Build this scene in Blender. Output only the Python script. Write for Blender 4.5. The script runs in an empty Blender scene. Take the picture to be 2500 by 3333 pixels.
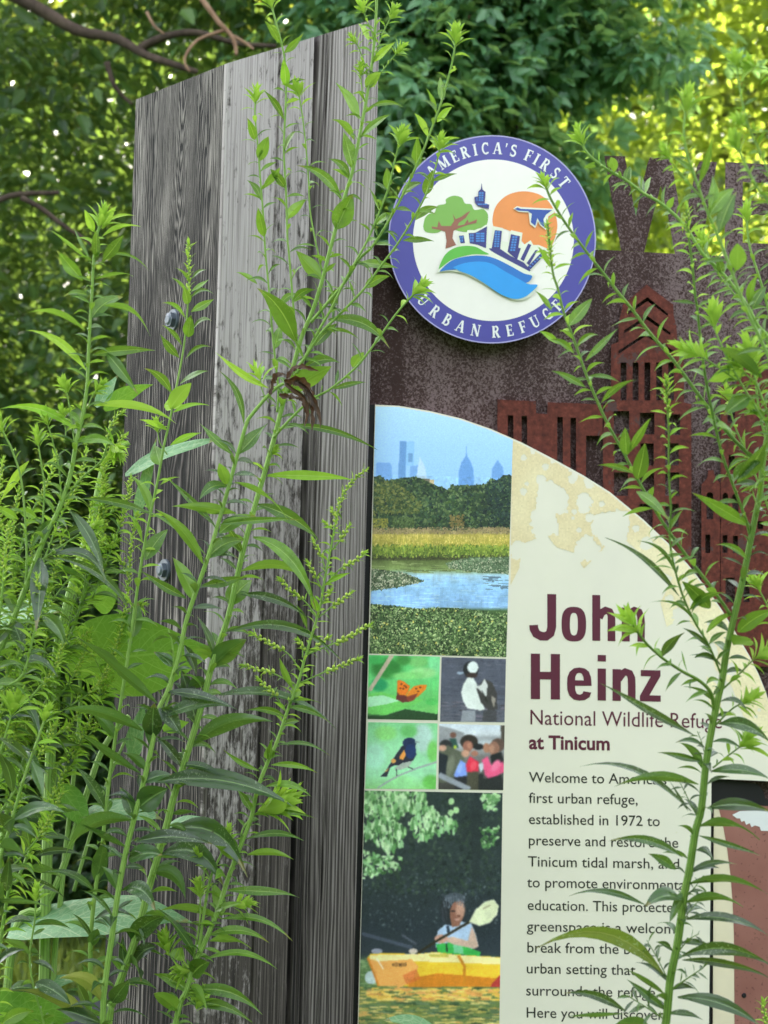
import bpy, math, random
import numpy as np
from mathutils import Vector, Matrix, noise
from mathutils.geometry import tessellate_polygon

# ------------------------------------------------------------------ scene, camera, light
S = bpy.context.scene
R = math.radians
F = 5414.0                      # focal length in photo pixels (photo 2500 x 3333)
CAM = Vector((0, 0, 1.5))
PITCH, ROLL = R(3.5), R(1.5)
CM = Matrix.Rotation(R(90) + PITCH, 3, 'X') @ Matrix.Rotation(ROLL, 3, 'Z')
cam = bpy.data.cameras.new("camera")
cam.sensor_fit = 'HORIZONTAL'
cam.sensor_width = 24
cam.lens = 24 * F / 2500
cam.clip_end = 500
cam.dof.use_dof = True
cam.dof.focus_distance = 2.32
cam.dof.aperture_fstop = 7.5
co = bpy.data.objects.new("camera", cam)
S.collection.objects.link(co)
co.matrix_world = Matrix.Translation(CAM) @ CM.to_4x4()
S.camera = co

SUN_AZ, SUN_EL = R(-22), R(41)          # azimuth from +Y towards +X: the sun stands behind the trees
w = bpy.data.worlds.new("World")
S.world = w
w.use_nodes = True
wn, wl = w.node_tree.nodes, w.node_tree.links
bg = wn['Background']
sky = wn.new('ShaderNodeTexSky')
sky.sky_type = 'NISHITA'
sky.sun_disc = False
sky.sun_elevation = SUN_EL
sky.sun_rotation = SUN_AZ
sky.air_density = 1.0
sky.dust_density = 2.0
sky.ozone_density = 1.0
hs = wn.new('ShaderNodeHueSaturation')   # thin high cloud: a paler sky
hs.inputs['Saturation'].default_value = 0.3
wl.new(sky.outputs[0], hs.inputs['Color'])
wl.new(hs.outputs[0], bg.inputs[0])
bg.inputs[1].default_value = 0.15
sl = bpy.data.lights.new("sun", 'SUN')
sl.energy = 3.2
sl.angle = R(0.5)
sl.color = (1.0, 0.93, 0.80)
so = bpy.data.objects.new("sun", sl)
S.collection.objects.link(so)
sd = Vector((math.sin(SUN_AZ) * math.cos(SUN_EL), math.cos(SUN_AZ) * math.cos(SUN_EL), math.sin(SUN_EL)))
so.rotation_euler = sd.to_track_quat('Z', 'Y').to_euler()
so.location = sd * 60
S.view_settings.view_transform = 'Standard'
S.view_settings.look = 'None'
S.view_settings.gamma = 1
S.view_settings.exposure = 3.0
S.cycles.use_denoising = True
S.cycles.max_bounces = 8
S.cycles.transparent_max_bounces = 8
S.cycles.sample_clamp_indirect = 6

rnd = random.Random(7)

# ------------------------------------------------------------------ helpers
def ray(px, py):
    return CM @ Vector(((px - 1250) / F, -(py - 1666.5) / F, -1))
def at(px, py, Y):                 # the point of depth Y seen at a photo pixel
    d = ray(px, py)
    return CAM + d * (Y / d.y)
SIGN_YAW = R(7)
SU = Vector((math.cos(SIGN_YAW), math.sin(SIGN_YAW), 0))      # along the sign
SN = Vector((math.sin(SIGN_YAW), -math.cos(SIGN_YAW), 0))     # out of the sign
SO = at(1220, 1660, 2.66)
def sp(px, py, off=0.0):           # the point on the sign's plane (moved out by off)
    d = ray(px, py)
    t = ((SO + SN * off - CAM).dot(SN)) / d.dot(SN)
    return CAM + d * t

class MB:
    def __init__(s):
        s.v, s.f, s.uv, s.mi = [], [], [], []
    def add(s, vs, fs, uvs=None, mi=0):
        o = len(s.v)
        s.v.extend(vs)
        for f in fs:
            s.f.append([o + i for i in f])
            s.mi.append(mi)
            if uvs is not None:
                s.uv.extend([uvs[i] for i in f])
            else:
                s.uv.extend([(0, 0)] * len(f))
def obj(name, mb, mats, parent=None, smooth=False):
    me = bpy.data.meshes.new(name)
    loc = Vector(parent['_o']) if parent is not None and '_o' in parent else Vector((0, 0, 0))
    me.from_pydata([tuple(Vector(v) - loc) for v in mb.v], [], mb.f)
    if not isinstance(mats, (list, tuple)):
        mats = [mats]
    for m in mats:
        me.materials.append(m)
    uvl = me.uv_layers.new(name="UVMap")
    if len(mb.uv) == len(me.loops):
        uvl.data.foreach_set("uv", np.array(mb.uv, dtype=np.float32).ravel())
    me.polygons.foreach_set("material_index", np.array(mb.mi, dtype=np.int32))
    if smooth:
        me.polygons.foreach_set("use_smooth", np.ones(len(me.polygons), dtype=bool))
    me.update()
    o = bpy.data.objects.new(name, me)
    S.collection.objects.link(o)
    if parent is not None:
        o.parent = parent
        o['_o'] = list(loc)
    return o
def tag(o, label=None, cat=None, group=None, kind=None):
    if label: o['label'] = label
    if cat: o['category'] = cat
    if group: o['group'] = group
    if kind: o['kind'] = kind
    return o
def thing(name, loc, label, cat, group=None):
    o = bpy.data.objects.new(name, None)
    S.collection.objects.link(o)
    o.empty_display_size = 0.05
    o.location = loc
    o['_o'] = list(loc)
    return tag(o, label, cat, group)

# ------------------------------------------------------------------ materials
def srgb(r, g, b):
    f = lambda c: (c / 255 / 12.92) if c <= 10 else (((c / 255) + 0.055) / 1.055) ** 2.4
    return (f(r), f(g), f(b), 1)
class NT:
    def __init__(s, name):
        s.m = bpy.data.materials.new(name)
        s.m.use_nodes = True
        s.n, s.l = s.m.node_tree.nodes, s.m.node_tree.links
        s.b = s.n['Principled BSDF']
        s.out = s.n['Material Output']
    def new(s, t, **kw):
        n = s.n.new(t)
        for k, v in kw.items():
            setattr(n, k, v)
        return n
    def link(s, a, b):
        s.l.new(a, b)
    def val(s, inp, v):
        if hasattr(v, 'is_output') or isinstance(v, bpy.types.NodeSocket):
            s.l.new(v, inp)
        else:
            inp.default_value = v
    def math(s, op, a, b=0.0, c=None):
        n = s.new('ShaderNodeMath', operation=op)
        s.val(n.inputs[0], a)
        s.val(n.inputs[1], b)
        if c is not None: s.val(n.inputs[2], c)
        return n.outputs[0]
    def mix(s, f, a, b, blend='MIX'):
        n = s.new('ShaderNodeMix', data_type='RGBA', blend_type=blend)
        s.val(n.inputs[0], f)
        s.val(n.inputs[6], a)
        s.val(n.inputs[7], b)
        return n.outputs[2]
    def noise(s, vec, scale, detail=4, rough=0.6, dist=0.0):
        n = s.new('ShaderNodeTexNoise')
        if vec is not None: s.l.new(vec, n.inputs['Vector'])
        n.inputs['Scale'].default_value = scale
        n.inputs['Detail'].default_value = detail
        n.inputs['Roughness'].default_value = rough
        n.inputs['Distortion'].default_value = dist
        return n.outputs[0]
    def ramp(s, fac, stops, interp='LINEAR'):
        n = s.new('ShaderNodeValToRGB')
        s.l.new(fac, n.inputs[0])
        cr = n.color_ramp
        cr.interpolation = interp
        while len(cr.elements) < len(stops): cr.elements.new(0.5)
        for e, (p, c) in zip(cr.elements, stops):
            e.position = p
            e.color = c if len(c) == 4 else (*c, 1)
        return n.outputs[0]
    def objco(s, scale=(1, 1, 1)):
        t = s.new('ShaderNodeTexCoord')
        m = s.new('ShaderNodeMapping')
        s.l.new(t.outputs['Object'], m.inputs[0])
        m.inputs['Scale'].default_value = scale
        return m.outputs[0]
    def uv(s):
        t = s.new('ShaderNodeTexCoord')
        x = s.new('ShaderNodeSeparateXYZ')
        s.l.new(t.outputs['UV'], x.inputs[0])
        return x.outputs[0], x.outputs[1], t.outputs['UV']
    def bump(s, h, strength, dist=0.002):
        n = s.new('ShaderNodeBump')
        n.inputs['Strength'].default_value = strength
        n.inputs['Distance'].default_value = dist
        s.l.new(h, n.inputs['Height'])
        s.l.new(n.outputs[0], s.b.inputs['Normal'])
    def done(s, col=None, rough=0.7, spec=0.5):
        if col is not None: s.val(s.b.inputs['Base Color'], col)
        s.val(s.b.inputs['Roughness'], rough)
        s.b.inputs['Specular IOR Level'].default_value = spec
        return s.m
def flat(name, col, rough=0.45, spec=0.4, var=0.06):
    t = NT(name)
    n = t.noise(t.objco(), 35, 5)
    c0 = tuple(x * (1 - var) for x in col[:3]) + (1,)
    c1 = tuple(min(1, x * (1 + var)) for x in col[:3]) + (1,)
    return t.done(t.ramp(n, [(0.3, c0), (0.7, c1)]), rough, spec)

def leaf_mat(name, top, top2, under, vein, trans=0.35, rough=0.42, spots=0.25, veins=False, tcol=None, spec=0.5):
    """two-sided leaf: its own upper and lower colour, a pale midrib, specks, light passing through"""
    t = NT(name)
    g = t.new('ShaderNodeNewGeometry')
    isl = g.outputs['Random Per Island']
    u, v, uvv = t.uv()
    co_ = t.objco()
    c = t.mix(t.math('POWER', isl, 1.3), top, top2)
    n = t.noise(co_, 55, 5, 0.7)
    c = t.mix(t.math('MULTIPLY', t.math('SUBTRACT', n, 0.36), 1.7), c, tuple(x * 0.6 for x in top[:3]) + (1,))
    au = t.math('ABSOLUTE', t.math('SUBTRACT', u, 0.5))
    rib = t.math('LESS_THAN', au, 0.03 if not veins else 0.014)
    c = t.mix(t.math('MULTIPLY', rib, 0.7), c, vein)
    if veins:
        ph = t.math('FRACT', t.math('MULTIPLY', t.math('SUBTRACT', v, t.math('MULTIPLY', au, 0.55)), 7.5))
        ln = t.math('LESS_THAN', t.math('ABSOLUTE', t.math('SUBTRACT', ph, 0.5)), 0.035)
        fine = t.new('ShaderNodeTexVoronoi', feature='DISTANCE_TO_EDGE')
        t.link(co_, fine.inputs['Vector'])
        fine.inputs['Scale'].default_value = 75
        fl = t.math('LESS_THAN', fine.outputs[0], 0.05)
        c = t.mix(t.math('MULTIPLY', fl, 0.35), c, vein)
        c = t.mix(t.math('MULTIPLY', ln, 0.75), c, vein)
    if spots:
        sn = t.noise(co_, 320, 3, 0.7)
        big = t.noise(co_, 14, 2)
        sm = t.math('MULTIPLY', t.math('GREATER_THAN', sn, 0.60), t.math('GREATER_THAN', big, 0.5))
        c = t.mix(t.math('MULTIPLY', sm, spots), c, (0.30, 0.36, 0.20, 1))
    age = t.math('MULTIPLY', t.math('GREATER_THAN', t.math('ADD', v, t.math('MULTIPLY', t.noise(co_, 60, 3), 0.5)), 1.16), t.math('GREATER_THAN', t.math('FRACT', t.math('MULTIPLY', isl, 17.0)), 0.45))
    if spots:
        bite = t.math('MULTIPLY', t.math('GREATER_THAN', t.noise(co_, 105, 2, 0.5), 0.70), t.math('GREATER_THAN', t.math('FRACT', t.math('MULTIPLY', isl, 31.0)), 0.5))
        c = t.mix(t.math('MULTIPLY', bite, 0.85), c, (0.018, 0.013, 0.008, 1))
    if spots: c = t.mix(t.math('MULTIPLY', age, 0.7), c, (0.20, 0.15, 0.035, 1))
    c2 = t.mix(0.65, c, under)
    col = t.mix(g.outputs['Backfacing'], c, c2)
    t.val(t.b.inputs['Base Color'], col)
    t.val(t.b.inputs['Roughness'], t.math('ADD', t.math('MULTIPLY', n, 0.25), rough - 0.12))
    t.b.inputs['Specular IOR Level'].default_value = spec
    t.bump(t.math('ADD', t.noise(co_, 160, 3), t.math('MULTIPLY', au, 1.5)), 0.35, 0.0012)
    tr = t.new('ShaderNodeBsdfTranslucent')
    tc = t.mix(0.5, col, tcol or (0.35, 0.55, 0.05, 1))
    t.link(tc, tr.inputs['Color'])
    ms = t.new('ShaderNodeMixShader')
    ms.inputs[0].default_value = trans
    t.link(t.b.outputs[0], ms.inputs[1])
    t.link(tr.outputs[0], ms.inputs[2])
    t.link(ms.outputs[0], t.out.inputs['Surface'])
    return t.m

def stem_mat(name, a, b):
    t = NT(name)
    u, v, uvv = t.uv()
    n2 = t.ramp(t.noise(t.objco((1, 1, 0.6)), 22, 5, 0.7), [(0.32, (0, 0, 0)), (0.68, (1, 1, 1))])
    n = t.noise(t.objco((1, 1, 0.2)), 420, 4, 0.7)
    rid = t.math('SINE', t.math('MULTIPLY', u, 56.5))
    col = t.mix(n2, a, b)
    col = t.mix(t.math('MULTIPLY', t.math('ADD', t.math('MULTIPLY', rid, 0.5), n), 0.55), col, tuple(x * 0.45 for x in a[:3]) + (1,))
    t.bump(t.math('ADD', n, t.math('MULTIPLY', rid, 0.4)), 0.5, 0.0012)
    return t.done(col, 0.6, 0.3)

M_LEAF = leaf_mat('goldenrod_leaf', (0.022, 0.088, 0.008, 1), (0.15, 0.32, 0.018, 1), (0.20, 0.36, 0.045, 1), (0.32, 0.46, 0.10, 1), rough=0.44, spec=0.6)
M_LEAFD = leaf_mat('old_shaded_goldenrod_leaf', (0.006, 0.028, 0.007, 1), (0.036, 0.115, 0.016, 1), (0.075, 0.17, 0.03, 1), (0.2, 0.32, 0.1, 1), trans=0.25, rough=0.36, spots=0.55, spec=0.8)  # older leaves; the backlit dark of the right stalk is put into the colour
M_YOUNG = leaf_mat('young_goldenrod_leaf', (0.22, 0.45, 0.025, 1), (0.42, 0.60, 0.06, 1), (0.34, 0.5, 0.08, 1), (0.4, 0.55, 0.15, 1), trans=0.4, rough=0.55, spots=0, spec=0.35)
M_BROAD = leaf_mat('broad_leaf', (0.075, 0.23, 0.02, 1), (0.11, 0.29, 0.03, 1), (0.11, 0.29, 0.03, 1), (0.38, 0.56, 0.16, 1), trans=0.35, rough=0.55, spots=0.12, veins=True, spec=0.35)
M_PALE = leaf_mat('pale_broad_leaf', (0.12, 0.29, 0.12, 1), (0.16, 0.34, 0.15, 1), (0.2, 0.35, 0.1, 1), (0.36, 0.46, 0.24, 1), trans=0.25, rough=0.55, spots=0.12, veins=True, spec=0.4)
M_YELLOW = leaf_mat('yellowing_leaf', (0.10, 0.17, 0.02, 1), (0.22, 0.22, 0.04, 1), (0.28, 0.26, 0.07, 1), (0.35, 0.33, 0.12, 1), trans=0.25, spots=0.8, spec=0.4)
M_DEAD = leaf_mat('withered_leaf', (0.055, 0.035, 0.022, 1), (0.10, 0.05, 0.022, 1), (0.09, 0.07, 0.05, 1), (0.03, 0.02, 0.015, 1), trans=0.15, rough=0.6, spots=0, tcol=(0.3, 0.1, 0.03, 1))
M_STEM = stem_mat('goldenrod_stem', (0.20, 0.38, 0.055, 1), (0.30, 0.46, 0.11, 1))
M_STEMD = stem_mat('old_goldenrod_stem', (0.10, 0.21, 0.025, 1), (0.20, 0.33, 0.05, 1))
M_STEMP = stem_mat('pale_stem', (0.25, 0.42, 0.09, 1), (0.33, 0.48, 0.15, 1))
M_BUD = flat('flower_bud', (0.34, 0.45, 0.06), 0.55, 0.3, 0.3)

# ------------------------------------------------------------------ ground
def grid_sheet(name, x0, x1, y0, y1, n, z, mat, amp=0.0):
    mb = MB()
    vs, fs = [], []
    for j in range(n + 1):
        for i in range(n + 1):
            x, y = x0 + (x1 - x0) * i / n, y0 + (y1 - y0) * j / n
            vs.append((x, y, z + amp * noise.noise((x * 0.8, y * 0.8, 3))))
    for j in range(n):
        for i in range(n):
            a = j * (n + 1) + i
            fs.append((a, a + 1, a + n + 2, a + n + 1))
    mb.add(vs, fs)
    return tag(obj(name, mb, mat), kind='structure')
t = NT('soil_and_turf')
gc = t.objco()
gcol = t.ramp(t.noise(gc, 6, 8), [(0.3, (0.03, 0.05, 0.012)), (0.55, (0.05, 0.11, 0.02)), (0.75, (0.09, 0.14, 0.03))])
t.bump(t.noise(gc, 60, 6), 0.8, 0.02)
M_TURF = t.done(gcol, 0.9, 0.2)
grid_sheet('ground', -150, 150, -100, 200, 60, 0, M_TURF)
t = NT('asphalt')
ac = t.objco()
acol = t.ramp(t.noise(ac, 180, 3), [(0.35, (0.025, 0.027, 0.032)), (0.7, (0.06, 0.062, 0.07))])
t.bump(t.noise(ac, 300, 3), 0.5, 0.004)
M_ASPH = t.done(acol, 0.8, 0.3)
mb = MB()
mb.add([(-60, 4.6, 0.012), (60, 4.6, 0.012), (60, 6.45, 0.012), (-60, 6.45, 0.012),
        (-60, 4.6, -0.05), (60, 4.6, -0.05), (60, 6.45, -0.05), (-60, 6.45, -0.05)],
       [(0, 1, 2, 3), (4, 5, 1, 0), (2, 6, 7, 3) if False else (3, 2, 6, 7)])
tag(obj('asphalt_path', mb, M_ASPH), kind='structure')

# a leaf cloud built with numpy: one folded leaf of two quads (or three lobes) per point
def leaf_cloud(name, P, D, N, L, W, mat, parent, lobes=1, origin=(0, 0, 0)):
    """P base points, D directions, N normals, L lengths, W widths"""
    nrm = lambda a: a / (np.linalg.norm(a, axis=1, keepdims=True) + 1e-9)
    D = nrm(D)
    Sd = nrm(np.cross(D, N))
    Nn = nrm(np.cross(Sd, D))
    VV, FF, UU, off = [], [], [], 0
    angs = [0.0] if lobes == 1 else [-0.85, 0.0, 0.85]
    for k, a in enumerate(angs):
        d = D * math.cos(a) + Sd * math.sin(a)
        s = Sd * math.cos(a) - D * math.sin(a)
        l = (L * (1.0 if a == 0 else 0.8))[:, None]
        wv = (W * (1.0 if lobes == 1 else 0.62))[:, None]
        lift = 0.16
        v = np.stack([P, P + d * l * 0.35 + s * wv * 0.5 + Nn * wv * lift, P + d * l * 0.72 + s * wv * 0.32 + Nn * wv * lift * .5 - Nn * l * 0.05,
                      P + d * l - Nn * l * 0.16,
                      P + d * l * 0.72 - s * wv * 0.32 + Nn * wv * lift * .5 - Nn * l * 0.05, P + d * l * 0.35 - s * wv * 0.5 + Nn * wv * lift], 1)
        n = len(P)
        VV.append(v.reshape(-1, 3))
        base = off + np.arange(n)[:, None] * 6
        FF.append(np.concatenate([base + np.array([[0, 1, 2, 3]]), base + np.array([[0, 3, 4, 5]])], 0))
        off += n * 6
    V = np.concatenate(VV) - np.array(origin)
    Fc = np.concatenate(FF).astype(np.int32)
    me = bpy.data.meshes.new(name)
    me.vertices.add(len(V))
    me.vertices.foreach_set("co", V.astype(np.float32).ravel())
    me.loops.add(Fc.size)
    me.loops.foreach_set("vertex_index", Fc.ravel())
    me.polygons.add(len(Fc))
    me.polygons.foreach_set("loop_start", np.arange(len(Fc), dtype=np.int32) * 4)
    me.polygons.foreach_set("loop_total", np.full(len(Fc), 4, dtype=np.int32))
    me.update(calc_edges=True)
    me.materials.append(mat)
    o = bpy.data.objects.new(name, me)
    S.collection.objects.link(o)
    if parent is not None: o.parent = parent
    return o
def tree_leaf_mat(name, a, b, c, trans, tcol, rough=0.45):
    t = NT(name)
    g = t.new('ShaderNodeNewGeometry')
    col = t.ramp(g.outputs['Random Per Island'], [(0.0, a), (0.55, b), (1.0, c)])
    col = t.mix(t.math('MULTIPLY', t.noise(t.objco(), 1.1, 2), 0.5), col, a + (1,))
    t.done(col, rough, 0.5)
    tr = t.new('ShaderNodeBsdfTranslucent')
    tr.inputs['Color'].default_value = tcol + (1,)
    ms = t.new('ShaderNodeMixShader')
    ms.inputs[0].default_value = trans
    t.link(t.b.outputs[0], ms.inputs[1])
    t.link(tr.outputs[0], ms.inputs[2])
    t.link(ms.outputs[0], t.out.inputs['Surface'])
    return t.m
def tube(mb, pts, rads, n=8, mi=0):
    """a tapered tube along points"""
    vs, fs, uvs = [], [], []
    pts = [Vector(p) for p in pts]
    ref = Vector((0.3, -1, 0.2)).normalized()
    acc = 0
    for i, p in enumerate(pts):
        d = (pts[min(i + 1, len(pts) - 1)] - pts[max(i - 1, 0)]).normalized()
        a = d.cross(ref)
        if a.length < 1e-3: a = d.cross(Vector((1, 0, 0)))
        a.normalize()
        b = d.cross(a)
        if i: acc += (p - pts[i - 1]).length
        for k in range(n):
            q = 2 * math.pi * k / n
            vs.append(p + (a * math.cos(q) + b * math.sin(q)) * rads[i])
            uvs.append((k / n, acc))
    m = len(pts)
    for i in range(m - 1):
        for k in range(n):
            fs.append((i * n + k, i * n + (k + 1) % n, (i + 1) * n + (k + 1) % n, (i + 1) * n + k))
    fs.append(tuple(range(n - 1, -1, -1)))
    fs.append(tuple((m - 1) * n + k for k in range(n)))
    mb.add(vs, fs, uvs, mi)
def smooth_path(pts, sub=6):
    """Catmull-Rom through 3-D points"""
    pts = [Vector(p) for p in pts]
    if len(pts) < 3:
        return [pts[0].lerp(pts[-1], i / sub) for i in range(sub + 1)]
    out = []
    for i in range(len(pts) - 1):
        p0, p1, p2, p3 = pts[max(i - 1, 0)], pts[i], pts[i + 1], pts[min(i + 2, len(pts) - 1)]
        for k in range(sub):
            u = k / sub
            out.append(0.5 * ((2 * p1) + (p2 - p0) * u + (2 * p0 - 5 * p1 + 4 * p2 - p3) * u * u + (3 * p1 - p0 - 3 * p2 + p3) * u ** 3))
    out.append(pts[-1])
    return out
t = NT('bark')
bc = t.objco((1, 1, 0.3))
t.bump(t.noise(bc, 40, 6), 0.8, 0.01)
M_BARK = t.done(t.ramp(t.noise(bc, 25, 6), [(0.3, (0.028, 0.02, 0.015)), (0.7, (0.09, 0.065, 0.048))]), 0.9, 0.2)
t = NT('dry_twig')
M_TWIG = t.done(t.ramp(t.noise(t.objco(), 20, 4), [(0.3, (0.16, 0.09, 0.055)), (0.7, (0.32, 0.2, 0.13))]), 0.8, 0.2)

nr = np.random.RandomState(11)
def crown_points(c, rad, n_cl, per, spread, shell=0.55, zmin=None, keep=None):
    """clusters of leaves through an ellipsoid, thinned by noise so that gaps stay open"""
    C = []
    c, rad = np.array(c, float), np.array(rad, float)
    while len(C) < n_cl:
        v = nr.normal(size=3)
        v /= np.linalg.norm(v)
        r = (shell ** 3 + (1 - shell ** 3) * nr.rand()) ** (1 / 3) if nr.rand() < 0.7 else nr.rand() ** (1 / 3)
        p = c + v * r * rad
        if zmin is not None and p[2] < zmin: continue
        if keep is not None and not keep(p): continue
        if noise.noise((p[0] * 1.3, p[1] * 1.3, p[2] * 1.3)) < -0.14: continue
        C.append(p)
    C = np.array(C)
    k = np.repeat(np.arange(n_cl), per)
    off = nr.normal(size=(len(k), 3)) * np.array([spread, spread, spread * 0.5])
    P = C[k] + off
    out = off + nr.normal(size=off.shape) * spread * 0.5
    D = out / (np.linalg.norm(out, axis=1, keepdims=True) + 1e-6)
    D[:, 2] -= 0.35
    N = nr.normal(size=off.shape) * 0.55 + np.array([0, 0, 1.0])
    return P, D, N
def tree(name, base, label, cat, crowns, mat, trunk, lobes=1, group=None, limbs=()):
    T = thing(name, base, label, cat, group)
    mb = MB()
    for pts, r0, r1 in trunk:
        q = smooth_path(pts, 5)
        q = [p + Vector((noise.noise(p * 2.0), noise.noise(p * 2.0 + Vector((9, 0, 0))), 0)) * r0 * 0.5 for p in q]
        tube(mb, q, [r0 + (r1 - r0) * i / (len(q) - 1) for i in range(len(q))], 10)
    obj('trunk', mb, M_BARK, T, True)
    for pts, r0, r1, m in limbs:
        mb = MB()
        q = smooth_path(pts, 5)
        q = [p + Vector((noise.noise(p * 5.0), 0, noise.noise(p * 5.0 + Vector((9, 0, 0))))) * 0.02 for p in q]
        tube(mb, q, [r0 + (r1 - r0) * i / (len(q) - 1) for i in range(len(q))], 8)
        obj('branch', mb, m, T, True)
    for P, D, N, L, Wr in crowns:
        Ls = L * nr.uniform(0.6, 1.25, len(P))
        leaf_cloud('crown', P, D, N, Ls, Ls * Wr, mat, T, lobes, base)
    return T

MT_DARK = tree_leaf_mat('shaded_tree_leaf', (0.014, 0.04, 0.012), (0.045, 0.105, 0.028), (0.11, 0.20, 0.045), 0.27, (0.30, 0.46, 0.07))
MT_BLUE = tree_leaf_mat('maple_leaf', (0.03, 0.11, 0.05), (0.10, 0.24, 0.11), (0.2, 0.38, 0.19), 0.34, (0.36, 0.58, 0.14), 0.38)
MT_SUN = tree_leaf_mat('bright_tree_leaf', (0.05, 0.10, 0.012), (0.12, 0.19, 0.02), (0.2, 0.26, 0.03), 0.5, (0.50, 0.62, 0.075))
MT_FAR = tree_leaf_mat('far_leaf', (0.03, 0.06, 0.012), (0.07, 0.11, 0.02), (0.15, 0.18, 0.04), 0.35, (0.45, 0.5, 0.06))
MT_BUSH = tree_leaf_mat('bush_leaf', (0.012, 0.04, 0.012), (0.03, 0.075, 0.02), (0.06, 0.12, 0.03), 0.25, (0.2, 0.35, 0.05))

cat_ = lambda *a: tuple(np.concatenate(x) for x in zip(*a))
A7 = lambda px, py, Y: at(px, py, Y)
# the big shaded tree at the left, its limbs crossing the top of the view
limbsL = [
    ([A7(-220, -120, 6.2), A7(110, 20, 6.2), A7(250, 95, 6.2), A7(420, 145, 6.15), A7(560, 205, 6.1), A7(640, 235, 6.1)], 0.030, 0.010, M_BARK),
    ([A7(470, 150, 6.15), A7(540, 120, 6.1), A7(640, 105, 6.1), A7(760, 130, 6.1), A7(900, 148, 6.1)], 0.018, 0.008, M_BARK),
    ([A7(-120, 700, 6.0), A7(30, 640, 6.0), A7(190, 625, 6.0)], 0.016, 0.008, M_BARK),
    ([A7(70, 645, 6.0), A7(160, 690, 6.0), A7(250, 760, 6.0), A7(330, 830, 6.0)], 0.012, 0.006, M_BARK),
    ([A7(350, 210, 6.2), A7(380, 280, 6.2), A7(430, 340, 6.2)], 0.013, 0.006, M_BARK),
    ([A7(620, -40, 5.9), A7(700, 60, 5.9), A7(755, 130, 5.9), A7(762, 190, 5.9)], 0.011, 0.007, M_TWIG),
    ([A7(735, 105, 5.9), A7(640, 130, 5.9), A7(600, 190, 5.9), A7(615, 235, 5.9)], 0.007, 0.004, M_TWIG),
    ([A7(752, 125, 5.9), A7(800, 155, 5.9), A7(825, 172, 5.9)], 0.007, 0.004, M_TWIG),
    ([A7(480, 40, 6.0), A7(510, 90, 6.0), A7(540, 115, 6.0)], 0.006, 0.004, M_TWIG),
]
front = lambda p: p[1] < 8.4
c1 = crown_points((-2.5, 8.6, 4.4), (2.9, 2.4, 5.2), 520, 55, 0.24, zmin=0.5)
c1d = crown_points((-1.6, 9.6, 2.4), (1.9, 0.8, 2.8), 330, 60, 0.2, shell=0.2, zmin=0.3)
c1b = crown_points((-1.55, 7.3, 3.0), (1.25, 0.9, 2.4), 260, 55, 0.17, shell=0.3, zmin=0.6)
c1c = crown_points((-2.4, 8.6, 8.2), (2.7, 2.4, 3.2), 480, 45, 0.34, shell=0.2)
big = [(*c1, 0.10, 0.5), (*c1b, 0.075, 0.5), (*c1c, 0.17, 0.6), (*c1d, 0.1, 0.55)]
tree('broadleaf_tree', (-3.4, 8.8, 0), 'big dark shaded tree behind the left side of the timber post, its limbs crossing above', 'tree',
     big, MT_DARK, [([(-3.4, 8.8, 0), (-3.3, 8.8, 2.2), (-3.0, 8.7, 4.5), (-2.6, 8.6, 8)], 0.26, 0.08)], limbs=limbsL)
# the blue-green maple reaching in above the post and the round emblem
c2 = crown_points((0.15, 6.9, 5.0), (1.35, 0.9, 1.75), 150, 50, 0.15, shell=0.3)
c2b = crown_points((0.15, 6.5, 3.35), (0.62, 0.35, 0.72), 75, 60, 0.12, shell=0.2)
c2c = crown_points((0.55, 6.5, 4.0), (0.75, 0.3, 0.45), 60, 60, 0.12, shell=0.2)
limbsM = [
    ([A7(2050, -60, 6.3), A7(1850, -10, 6.3), A7(1600, 40, 6.3), A7(1440, 105, 6.3), A7(1300, 110, 6.3)], 0.016, 0.006, M_BARK),
    ([A7(1560, 60, 6.3), A7(1440, 68, 6.3), A7(1340, 72, 6.3)], 0.008, 0.004, M_BARK),
    ([A7(1720, 260, 6.6), A7(1780, 330, 6.6), A7(1810, 360, 6.6)], 0.007, 0.004, M_TWIG),
    ([A7(1480, 225, 6.6), A7(1600, 232, 6.6), A7(1680, 250, 6.6)], 0.009, 0.004, M_BARK),
    ([A7(1490, -20, 6.2), A7(1510, 20, 6.2), A7(1520, 60, 6.2)], 0.008, 0.005, M_TWIG),
]
tree('maple_tree', (0.6, 7.6, 0), 'blue-green maple reaching in above the timber post and the round emblem', 'tree',
     [(*c2, 0.085, 0.75), (*c2b, 0.08, 0.75), (*c2c, 0.08, 0.75)], MT_BLUE, [([(0.6, 7.6, 0), (0.62, 7.5, 2), (0.5, 7.2, 4), (0.3, 7.0, 6)], 0.12, 0.04)], lobes=3, limbs=limbsM)
# the bright backlit tree at the right and the darker thicket below it
c3 = crown_points((2.75, 10.4, 4.9), (2.75, 1.5, 3.6), 760, 60, 0.2, shell=0.35, zmin=1.0)
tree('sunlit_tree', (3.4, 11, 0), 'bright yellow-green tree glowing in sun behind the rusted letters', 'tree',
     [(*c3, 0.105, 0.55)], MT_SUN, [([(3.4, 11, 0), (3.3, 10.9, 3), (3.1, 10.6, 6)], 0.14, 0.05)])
c4 = crown_points((1.15, 8.9, 2.6), (0.9, 0.8, 1.5), 210, 50, 0.17, shell=0.3, zmin=0.2)
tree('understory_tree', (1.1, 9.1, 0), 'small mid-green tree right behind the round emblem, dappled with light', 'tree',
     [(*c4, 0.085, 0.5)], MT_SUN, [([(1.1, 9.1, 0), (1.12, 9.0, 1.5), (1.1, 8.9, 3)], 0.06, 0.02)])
c5 = crown_points((-1.6, 7.6, 1.1), (1.2, 0.5, 1.3), 300, 60, 0.14, shell=0.3, zmin=0.1)
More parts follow.
